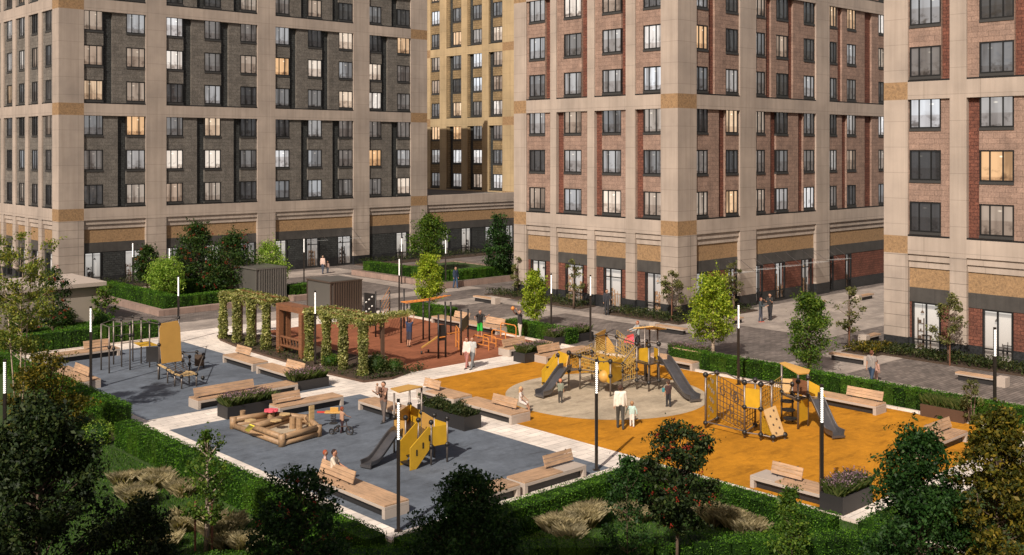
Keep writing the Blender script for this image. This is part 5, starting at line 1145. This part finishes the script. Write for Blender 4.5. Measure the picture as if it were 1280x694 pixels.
b.tube((p.x, p.y, .6), (p.x, p.y, .68), .2, .18, 10); b.build('flower_seat', 'pink_plastic', T)
p = at(389.5, 538); MB().box((p.x-.12, p.y-.03, .2), (p.x+.12, p.y+.03, 1.05)).build('upright_plank', 'light_wood', T)
panel(T, [at(306, 537, .35), at(311, 540, .3), at(318, 533, .75), at(312, 530.5, .8)], 'yellow_plastic', .05, 'yellow_board')
for px, py in ((345, 541), (356, 533), (313, 541)): p = at(px, py); MB().prism([(p.x+.25*math.cos(t), p.y+.25*math.sin(t)) for t in (0, 1, 2.2, 3, 4.2, 5.3)], .5, .54).build('corner_seat', 'light_wood', T)
# spring rocker
p = at(416.5, 530); T = empty('spring_rocker', p, label='orange spring rocker with red handle beside the tricycle child', cat='spring rocker')
b = MB(); b.path([p+Vector((.11*math.cos(i*.7), .11*math.sin(i*.7), .05+i*.0085)) for i in range(50)], .018, 5); b.tube(p, p+Vector((0, 0, .05)), .18, .18, 12); b.build('spring', 'steel', T)
b = MB(); rt = Vector((RX, RY, 0)); vw = Vector((VX, VY, 0)); b.obox(p+Vector((0, 0, .52)), rt*.36, vw*.16, (0, 0, .04)); b.obox(p+rt*.05+Vector((0, 0, .64)), rt*.18, vw*.03, (0, 0, .09)); b.build('seat', 'ochre_panel', T, bevel=.02)
b = MB(); b.obox(p-rt*.5+Vector((0, 0, .52)), rt*.2, vw*.05, (0, 0, .03)); b.build('handle', 'red_plastic', T)
# ------------------------------------------------------------------ people
def cmat(col, rough=.8):
    k = 'cloth_%02d_%02d_%02d' % tuple(int(c*99) for c in col)
    if k not in MATS: plain(k, col, rough, 0, .15, 9)
    return k
def capsules(segs, n=10):
    b = MB()
    for p, q, r0, r1 in segs:
        b.tube(p, q, r0, r1, n); b.ball(p, r0, n, 7); b.ball(q, r1, n, 7)
    return b
def person(px, py, h, face, label, top=(.5, .5, .5), legs=(.05, .05, .07), shoes=(.03, .03, .03), hair=(.06, .03, .02), skin=(.42, .23, .15), lleg=(0, 0), rleg=(0, 0), larm=(0, 8, 10), rarm=(0, 8, 10),
           sleeves=1.0, legwear='long', seat=None, long_hair=False, lean=0, skirt=None, look=0, pos=None, group=None, width=1.0, tilt=0):
    """face: 0 looks at the camera, 90 to the photo's right, 180 away, 270 left. legs: (thigh forward, knee bend); arms: (forward, outward, elbow)"""
    p = Vector(pos) if pos is not None else at(px, py, 0 if seat is None else 0)
    T = empty('person', (p.x, p.y, 0), label=label, cat='person', group=group)
    toc = Vector((-VX, -VY, 0)); rt = Vector((RX, RY, 0)); a = R(face); fw = (toc*math.cos(a)+rt*math.sin(a)).normalized(); sd = Vector((fw.y, -fw.x, 0))    # sd = the person's right
    up = Vector((0, 0, 1)); child = h < 1.4
    hd = .135*h if not child else .17*h
    hipz = h*(.50 if not child else .46); sh = h-hd*1.38; nk = h-hd*1.05
    def J(f, s, z): return fw*f+sd*s+up*z
    sw = h*.105*width; hw = h*.052
    ln = math.sin(R(lean))
    def T_(f, s, z): return J(f+(z-hipz)*ln, s+(z-hipz)*math.sin(R(tilt)), z)
    hipL, hipR = J(0, -hw, hipz), J(0, hw, hipz); tl = hipz*.49; sl = hipz*.46
    def leg(hip, th, kn):
        d = fw*math.sin(R(th))-up*math.cos(R(th)); k = hip+d*tl; d2 = fw*math.sin(R(th-kn))-up*math.cos(R(th-kn)); an = k+d2*sl; return hip, k, an, d2
    LL, RL = leg(hipL, *lleg), leg(hipR, *rleg)
    ul = h*.165; fl = h*.145
    def arm(shd, sgn, fwd, out, el):
        d = (fw*math.sin(R(fwd))-up*math.cos(R(fwd)))*math.cos(R(out))+sd*sgn*math.sin(R(out)); e = shd+d*ul
        d2 = (fw*math.sin(R(fwd+el))-up*math.cos(R(fwd+el)))*math.cos(R(out*.4))+sd*sgn*math.sin(R(out*.4)); w = e+d2*fl; return shd, e, w, d2.normalized()
    shL, shR = T_(0, -sw, sh), T_(0, sw, sh); LA, RA = arm(shL, -1, *larm), arm(shR, 1, *rarm)
    foot = h*.145*.6; fr = h*.02
    segs = []; r = h/1.75
    chest = T_(0, 0, hipz+(sh-hipz)*.72); belly = T_(.0, 0, hipz+(sh-hipz)*.25)
    segs += [(T_(0, -sw*.55, sh-.05*r), T_(0, -hw, hipz+.05*r), .085*r, .085*r), (T_(0, sw*.55, sh-.05*r), T_(0, hw, hipz+.05*r), .085*r, .085*r), (chest, belly, .10*r, .09*r), (T_(0, 0, sh-.03*r), T_(.01*r, 0, nk), .055*r, .05*r), (shL, shR, .05*r, .05*r)]
    for L_ in (LL, RL):
        segs += [(L_[0], L_[1], .078*r, .055*r), (L_[1], L_[2], .052*r, .036*r)]
        fd = (fw-up*0) if seat is None or True else fw; segs += [(L_[2]-up*.03*r, L_[2]+fd*foot-up*.045*r, .035*r, .03*r)]
    for A_ in (LA, RA):
        segs += [(A_[0], A_[1], .044*r, .036*r), (A_[1], A_[2], .035*r, .025*r), (A_[2], A_[2]+A_[3]*.06*r, .027*r, .033*r)]
        pm = A_[2]+A_[3]*.07*r; sx_ = fw if abs(A_[3].dot(fw)) < .7 else up
        for k in range(4): q = pm+sx_*(k-1.5)*.019*r; e1 = q+A_[3]*(.05, .058, .054, .042)[k]*r; segs += [(q, e1, .0095*r, .009*r), (e1, e1+(A_[3]+fw*.35).normalized()*.025*r, .009*r, .007*r)]
        segs += [(A_[2]+A_[3]*.03*r, A_[2]+A_[3]*.07*r+fw*.045*r, .012*r, .009*r)]
    hc = T_(.015*r, 0, h-hd*.62); la = R(look); hf = (fw*math.cos(la)+sd*math.sin(la)).normalized(); hs = Vector((hf.y, -hf.x, 0)); hr = hd*.42
    segs += [(hc+up*hr*.25, hc-up*hr*.15, hr*.98, hr*.9), (hc-up*hr*.35+hf*hr*.3, hc-up*hr*.7+hf*hr*.35, hr*.62, hr*.42), (hc+hf*hr*.95, hc+hf*hr*1.12-up*hr*.2, hr*.10, hr*.14), (hc+hs*hr*.92, hc+hs*hr*.95-up*hr*.25, hr*.15, hr*.12), (hc-hs*hr*.92, hc-hs*hr*.95-up*hr*.25, hr*.15, hr*.12)]
    foots = min(LL[2].z, RL[2].z)-.075*r
    dz = -foots if seat is None else seat+.075*r-hipz
    def place(mb):
        mb.v = [(v[0]+p.x, v[1]+p.y, v[2]+dz) for v in mb.v]; return mb
    vs = .0135 if h > 1.3 else .011
    def mk(name, sg, mat, inflate=0, voxel=None, parent=None):
        b = place(capsules([(a_, b_, r0+inflate, r1+inflate) for a_, b_, r0, r1 in sg])); o = b.build(name, mat, parent or T, smooth=True)
        md = o.modifiers.new('remesh', 'REMESH'); md.mode = 'VOXEL'; md.voxel_size = voxel or .02; md.use_smooth_shade = True
        return o
    sk = cmat(skin, .55); mk('body', segs, sk, 0, vs)
    inf = .014*r
    tops = segs[:3]+[segs[4], (T_(0, 0, sh-.03*r), T_(0, 0, sh+.01), .06*r, .05*r)]
    for A_ in (LA, RA):
        tops.append((A_[0], A_[0].lerp(A_[1], min(1, sleeves*2)), .05*r, .044*r if sleeves >= .5 else .05*r))
        if sleeves > .5: tops.append((A_[1], A_[1].lerp(A_[2], (sleeves-.5)*1.9), .042*r, .034*r))
    mk('top', tops, cmat(top), inf)
    if skirt:
        sb = [(T_(0, -hw*.6, hipz+.04*r), J(0, -hw*1.5, hipz-skirt*h*.6), .10*r, .13*r), (T_(0, hw*.6, hipz+.04*r), J(0, hw*1.5, hipz-skirt*h*.6), .10*r, .13*r)]; mk('skirt', sb, cmat(legs), .005)
    else:
        tr = [(T_(0, -hw*.7, hipz+.06*r), J(0, -hw, hipz), .088*r, .088*r), (T_(0, hw*.7, hipz+.06*r), J(0, hw, hipz), .088*r, .088*r)]
        for L_ in (LL, RL):
            if legwear == 'long': tr += [(L_[0], L_[1], .086*r, .064*r), (L_[1], L_[2], .062*r, .05*r)]
            else: tr += [(L_[0], L_[1]*.95+L_[0]*.05, .092*r, .082*r)]
        mk('trousers' if legwear == 'long' else 'shorts', tr, cmat(legs), .006)
    for L_ in (LL, RL): mk('shoe', [(L_[2]-up*.035*r-fw*.02*r, L_[2]+fw*foot*1.05-up*.045*r, .042*r, .036*r)], cmat(shoes), .002, .012)
    hs_ = [(hc+up*hr*.42-hf*hr*.14, hc+up*hr*.2-hf*hr*.30, hr*.98, hr*.95)]
    if long_hair: hs_ += [(hc-hf*hr*.5, hc-hf*hr*.75-up*hr*2.0, hr*.75, hr*.5)]
    else: hs_ += [(hc-hf*hr*.35, hc-hf*hr*.45-up*hr*.3, hr*.7, hr*.6)]
    mk('hair', hs_, cmat(hair), 0, .014)
    eb = MB()
    for sg in (-1, 1): eb.ball(hc+hf*hr*.93+hs*sg*hr*.36+up*hr*.08, hr*.11, 6, 5)
    place(eb).build('eyes', cmat((.02, .015, .01)), T)
    mb_ = MB(); q = hc+hf*hr*.86-up*hr*.58; mb_.tube(q-hs*hr*.22, q+hs*hr*.22, hr*.06, hr*.06, 6); place(mb_).build('mouth', cmat((.3, .07, .06)), T)
    T['hl'] = 0; del T['hl']
    off = Vector((p.x, p.y, dz)); return [LA[2]+off, RA[2]+off, off, fw, sd]
W_ = (.72, .68, .60)
person(775.5, 536, 1.88, 180, 'man in white shirt and dark trousers seen from behind, leading a small child', top=W_, legs=(.05, .05, .045), rarm=(6, 9, 8), larm=(-4, 8, 10), lleg=(12, 8), rleg=(-10, 6), look=12)
person(790, 534, 1.12, 180, 'small child in white trousers and teal cape beside the man in white', top=(.45, .62, .58), legs=(.7, .67, .62), shoes=(.3, .05, .04), hair=(.35, .2, .1), larm=(10, 35, -10), rarm=(0, 25, 5), lleg=(6, 4), rleg=(-6, 4))
person(700.5, 504, 1.15, 180, 'toddler in an orange cap at the foot of the left grey slide', top=(.20, .22, .17), legs=(.05, .045, .04), hair=(.55, .2, .1), larm=(40, 10, 90), lleg=(4, 4), rleg=(-4, 4), sleeves=.5)
person(835.5, 509, 1.25, 200, 'boy in dark clothes carrying a teal bag near the end of the right grey slide', top=(.06, .03, .03), legs=(.02, .02, .025), rarm=(20, 10, 50), sleeves=.4, lleg=(5, 4), rleg=(-5, 4))
person(649.5, 519, 1.3, 75, 'blond girl in a white dress sitting on the bench beside the pale disc', top=(.68, .62, .58), legs=(.62, .56, .52), hair=(.55, .34, .16), long_hair=True, lleg=(80, 55), rleg=(70, 40), larm=(25, 8, 25), rarm=(25, 8, 25), seat=.46, pos=tuple(at(651, 503.5, .46).xy)+(0,), legwear='short', sleeves=.3)
person(797, 437, 1.72, 285, 'woman in a grey jacket and black skirt pushing a pink pram', top=(.33, .34, .33), legs=(.02, .02, .02), hair=(.28, .08, .03), larm=(45, 5, 30), rarm=(45, 5, 30), skirt=.4, lleg=(12, 8), rleg=(-12, 8))
person(583.5, 460.5, 1.72, 330, 'woman in white jacket and pink trousers walking arm in arm with a man', top=(.72, .60, .54), legs=(.35, .15, .13), hair=(.14, .03, .015), long_hair=True, lleg=(18, 6), rleg=(-16, 8), larm=(0, 10, 25), width=.9, look=20)
person(590.5, 461, 1.76, 330, 'man in grey shirt and grey jeans walking arm in arm with a woman', top=(.42, .44, .44), legs=(.14, .15, .16), hair=(.25, .08, .03), lleg=(20, 6), rleg=(-18, 8), rarm=(0, 10, 25), sleeves=.4, look=-20)
person(511.5, 433.5, 1.7, 165, 'man in a dark blue vest hanging on to a bar of the workout frame', top=(.02, .035, .085), legs=(.04, .035, .05), larm=(160, 12, 10), rarm=(165, 12, 5), sleeves=.15, lleg=(4, 14), rleg=(-4, 25), hair=(.1, .04, .03), legwear='short')
person(600, 423, 1.8, 30, 'man in a black T-shirt and green shorts stretching both arms to the side', top=(.018, .017, .017), legs=(.02, .42, .04), larm=(60, 25, 60), rarm=(60, 60, 15), sleeves=.3, lleg=(6, 2), rleg=(-6, 2), legwear='short', hair=(.08, .03, .02))
hb_ = person(650, 424.5, 1.85, 300, 'man in a black T-shirt and pale trousers raising a ball', top=(.025, .025, .027), legs=(.58, .5, .42), larm=(125, 8, 25), rarm=(115, 8, 40), sleeves=.3, lleg=(5, 2), rleg=(-5, 2), hair=(.22, .09, .05), skin=(.5, .3, .2))
bl = (hb_[0]+hb_[1])/2+hb_[3]*.14+Vector((0, 0, .08)); o = MB().ball(bl, .125, 16, 12).build('ball', 'orange_tube', smooth=True); tag(o, 'orange ball held up by the man in a black T-shirt', 'ball')
mo = person(479.5, 528.5, 1.8, 325, 'parent in a brown top and grey trousers carrying a baby in the arms', top=(.22, .12, .085), legs=(.13, .105, .095), larm=(35, 6, 85), rarm=(30, 6, 95), sleeves=.2, lleg=(8, 4), rleg=(-10, 4), hair=(.05, .03, .02), skin=(.5, .27, .17))
b0 = (mo[0]+mo[1])/2
person(0, 0, .72, 150, 'baby held against the chest of the standing parent', top=(.38, .26, .2), legs=(.3, .2, .16), hair=(.35, .2, .12), lleg=(70, 50), rleg=(70, 50), larm=(60, 20, 30), rarm=(60, 20, 30), seat=b0.z+.02, pos=(b0.x+mo[3].x*.03, b0.y+mo[3].y*.03, 0))
person(427.5, 541.5, 1.12, 130, 'small child standing astride a small tricycle', top=(.45, .26, .17), legs=(.035, .015, .02), hair=(.24, .05, .02), larm=(45, 10, 20), rarm=(45, 10, 20), lleg=(12, 6), rleg=(-8, 6), sleeves=.2)
person(0, 0, 1.72, 80, 'person in cream clothes with dark hair sitting on the lower left bench', top=(.68, .58, .47), legs=(.62, .56, .44), hair=(.03, .012, .01), lleg=(82, 60), rleg=(76, 45), larm=(25, 6, 35), rarm=(30, 6, 30), sleeves=.35, seat=.46, pos=tuple(at(417.5, 594, .46).xy)+(0,), skin=(.5, .25, .16))
person(0, 0, 1.2, 100, 'red-haired child sitting close beside the person in cream on the bench', top=(.6, .42, .38), legs=(.3, .2, .18), hair=(.33, .07, .03), lleg=(80, 70), rleg=(80, 70), seat=.46, pos=tuple(at(406.5, 586, .46).xy)+(0,), sleeves=.4)
person(758.5, 394, 1.85, 10, 'man in a dark suit standing at the entrance of the central building', top=(.03, .032, .04), legs=(.028, .03, .035), larm=(15, 10, 60), rarm=(5, 10, 10), hair=(.05, .03, .02))
person(951, 403, 1.72, 60, 'woman in a dark blue jacket talking on the plaza', top=(.04, .055, .065), legs=(.06, .065, .09), hair=(.09, .02, .015), long_hair=True, larm=(20, 8, 70), rarm=(20, 8, 70), lleg=(5, 3), rleg=(-5, 3), shoes=(.35, .08, .05))
person(962.5, 400.5, 1.88, 320, 'man in black with folded arms talking with a woman in a dark blue jacket', top=(.012, .012, .013), legs=(.02, .02, .025), larm=(25, 4, 95), rarm=(25, 4, 95), sleeves=.3, lleg=(6, 2), rleg=(-6, 2), hair=(.03, .02, .015))
person(1089.5, 483, 1.85, 130, 'man in a grey T-shirt and blue jeans walking along the plaza with a child', top=(.28, .25, .23), legs=(.03, .055, .10), lleg=(20, 4), rleg=(-20, 8), sleeves=.3, hair=(.12, .04, .02), larm=(-12, 6, 12), rarm=(12, 6, 12))
person(1095.5, 477.5, 1.15, 140, 'child in pale pink walking half hidden behind the man in blue jeans', top=(.42, .25, .2), legs=(.4, .26, .21), hair=(.14, .05, .03), lleg=(12, 4), rleg=(-12, 6))
person(569.5, 360.5, 1.85, 40, 'man in a blue jacket and jeans walking past the central raised bed', top=(.02, .035, .07), legs=(.03, .07, .14), lleg=(10, 4), rleg=(-10, 6), hair=(.1, .04, .03))
person(403.5, 342.5, 1.75, 160, 'woman in a pale pink jacket walking to the glass door of the left block', top=(.58, .42, .36), legs=(.05, .06, .09), hair=(.3, .2, .14), lleg=(10, 4), rleg=(-10, 6))
person(409.5, 342, 1.2, 170, 'child in grey beside the woman in a pale pink jacket', top=(.3, .2, .17), legs=(.05, .055, .07), hair=(.2, .1, .06), lleg=(6, 4), rleg=(-6, 4))
def wheel(T, c, r, ax, rim='steel'):
    c = Vector(c); ax = Vector(ax).normalized(); e = ax.orthogonal().normalized(); g = ax.cross(e)
    w = MB(); w.path([c+(e*math.cos(t)+g*math.sin(t))*r for t in [2*math.pi*i/16 for i in range(17)]], .022, 6); o = w.build('wheel', 'tyre', T)
    w = MB(); w.path([c+(e*math.cos(t)+g*math.sin(t))*(r-.035) for t in [2*math.pi*i/16 for i in range(17)]], .012, 5)
    for i in range(4): a = math.pi*i/4; w.tube(c+(e*math.cos(a)+g*math.sin(a))*(r-.03), c-(e*math.cos(a)+g*math.sin(a))*(r-.03), .007, .007, 5)
    w.build('rim', rim, o)
rt = Vector((RX, RY, 0)); vw = Vector((VX, VY, 0)); up = Vector((0, 0, 1))
t0 = at(426, 543); T = empty('tricycle', t0, label='small dark tricycle with grey rims under the standing child', cat='tricycle')
ax = (vw*.9+rt*.35).normalized(); dr = Vector((-ax.y, ax.x, 0))
if dr.dot(rt) < 0: dr = -dr
wheel(T, t0+dr*.42+up*.19, .18, ax); wheel(T, t0-dr*.32+ax*.2+up*.13, .12, ax); wheel(T, t0-dr*.32-ax*.2+up*.13, .12, ax)
b = MB(); b.path([t0-dr*.32+up*.13, t0-dr*.1+up*.3, t0+dr*.3+up*.38, t0+dr*.42+up*.19], .02); b.tube(t0-dr*.32-ax*.2+up*.13, t0-dr*.32+ax*.2+up*.13, .015); b.tube(t0+dr*.3+up*.36, t0+dr*.26+up*.56, .018); b.build('frame', 'brown_metal', T)
b = MB(); b.tube(t0+dr*.26+up*.56-ax*.17, t0+dr*.26+up*.56+ax*.17, .018); b.build('handlebar', 'tyre', T); b = MB(); b.ball(t0-dr*.12+up*.34, .09, 10, 6, .5); b.build('saddle', 'tyre', T)
t0 = at(786, 439); T = empty('pram', t0, label='pink pram in front of the woman in a grey jacket', cat='pram')
for s in (-1, 1):
    for k in (-1, 1): wheel(T, t0+rt*.28*k+vw*.22*s+up*.14, .12, vw, 'steel')
b = MB()
for s in (-1, 1): b.path([t0+rt*.28+vw*.22*s+up*.14, t0-rt*.15+vw*.22*s+up*.55], .015); b.path([t0-rt*.28+vw*.22*s+up*.14, t0+rt*.5+vw*.22*s+up*1.02], .015)
b.tube(t0+rt*.5-vw*.22+up*1.02, t0+rt*.5+vw*.22+up*1.02, .02); b.build('frame', 'steel', T)
b = MB(); b.slab([t0-rt*.3-vw*.2+up*.62, t0+rt*.22-vw*.2+up*.45, t0+rt*.3-vw*.2+up*.62, t0+rt*.25-vw*.2+up*.95, t0-rt*.1-vw*.2+up*.8], .03); b.slab([t0-rt*.3+vw*.2+up*.62, t0+rt*.22+vw*.2+up*.45, t0+rt*.3+vw*.2+up*.62, t0+rt*.25+vw*.2+up*.95, t0-rt*.1+vw*.2+up*.8], .03)
b.obox(t0+up*.52, rt*.28-up*.06, vw*.2, up*.03); b.obox(t0+rt*.26+up*.75, rt*.01+up*.2, vw*.2, rt*.02); b.build('seat_shell', 'pink_plastic', T)
b = MB(); b.obox(t0+rt*.08+up*.92, rt*.2+up*.06, vw*.22, up*.02); b.build('hood', 'red_plastic', T)
p = at(831, 504); tb = p+up*.62; o = MB().obox(tb, rt*.13, vw*.05, up*.1).build('bag', cmat((.05, .22, .25)), bevel=.03); tag(o, 'small teal bag carried by the boy near the right slide', 'bag')
# ------------------------------------------------------------------ light and camera
SUN_EL = R(40); sdir = Vector((-.88, -.40, 0)).normalized()          # horizontal direction towards the sun
tos = Vector((sdir.x*math.cos(SUN_EL), sdir.y*math.cos(SUN_EL), math.sin(SUN_EL)))
L = bpy.data.lights.new('sun', 'SUN'); L.energy = 4.9; L.angle = R(.55); L.color = (1, .90, .79)
so = bpy.data.objects.new('sun', L); C.objects.link(so); so.rotation_euler = tos.to_track_quat('Z', 'Y').to_euler(); so.location = (0, 0, 80)
w = bpy.data.worlds.new('World'); sc.world = w; w.use_nodes = True; nt = w.node_tree; nt.nodes.clear()
out = nt.nodes.new('ShaderNodeOutputWorld'); bg = nt.nodes.new('ShaderNodeBackground'); sky = nt.nodes.new('ShaderNodeTexSky'); sky.sky_type = 'NISHITA'; sky.sun_disc = False
sky.sun_elevation = SUN_EL; sky.sun_rotation = math.atan2(tos.x, tos.y); sky.air_density = 1.2; sky.dust_density = 3.0
c = mix(nt, sky.outputs[0], (1.08, .86, .72), 1, 'MULTIPLY'); nt.links.new(c, bg.inputs[0]); bg.inputs[1].default_value = .092; nt.links.new(bg.outputs[0], out.inputs[0])
cam = bpy.data.cameras.new('camera'); co = bpy.data.objects.new('camera', cam); C.objects.link(co); sc.camera = co
co.location = (0, 0, CH); co.rotation_euler = (R(90), 0, math.atan2(VY, VX)-R(90)); cam.sensor_width = 36; cam.lens = F/1280*36; cam.shift_y = -(347-HY)/1280; cam.clip_start = .5; cam.clip_end = 1500
sc.view_settings.view_transform = 'Standard'; sc.view_settings.look = 'None'; sc.view_settings.exposure = 0; sc.view_settings.gamma = 1
sc.render.resolution_x = 1024; sc.render.resolution_y = 555
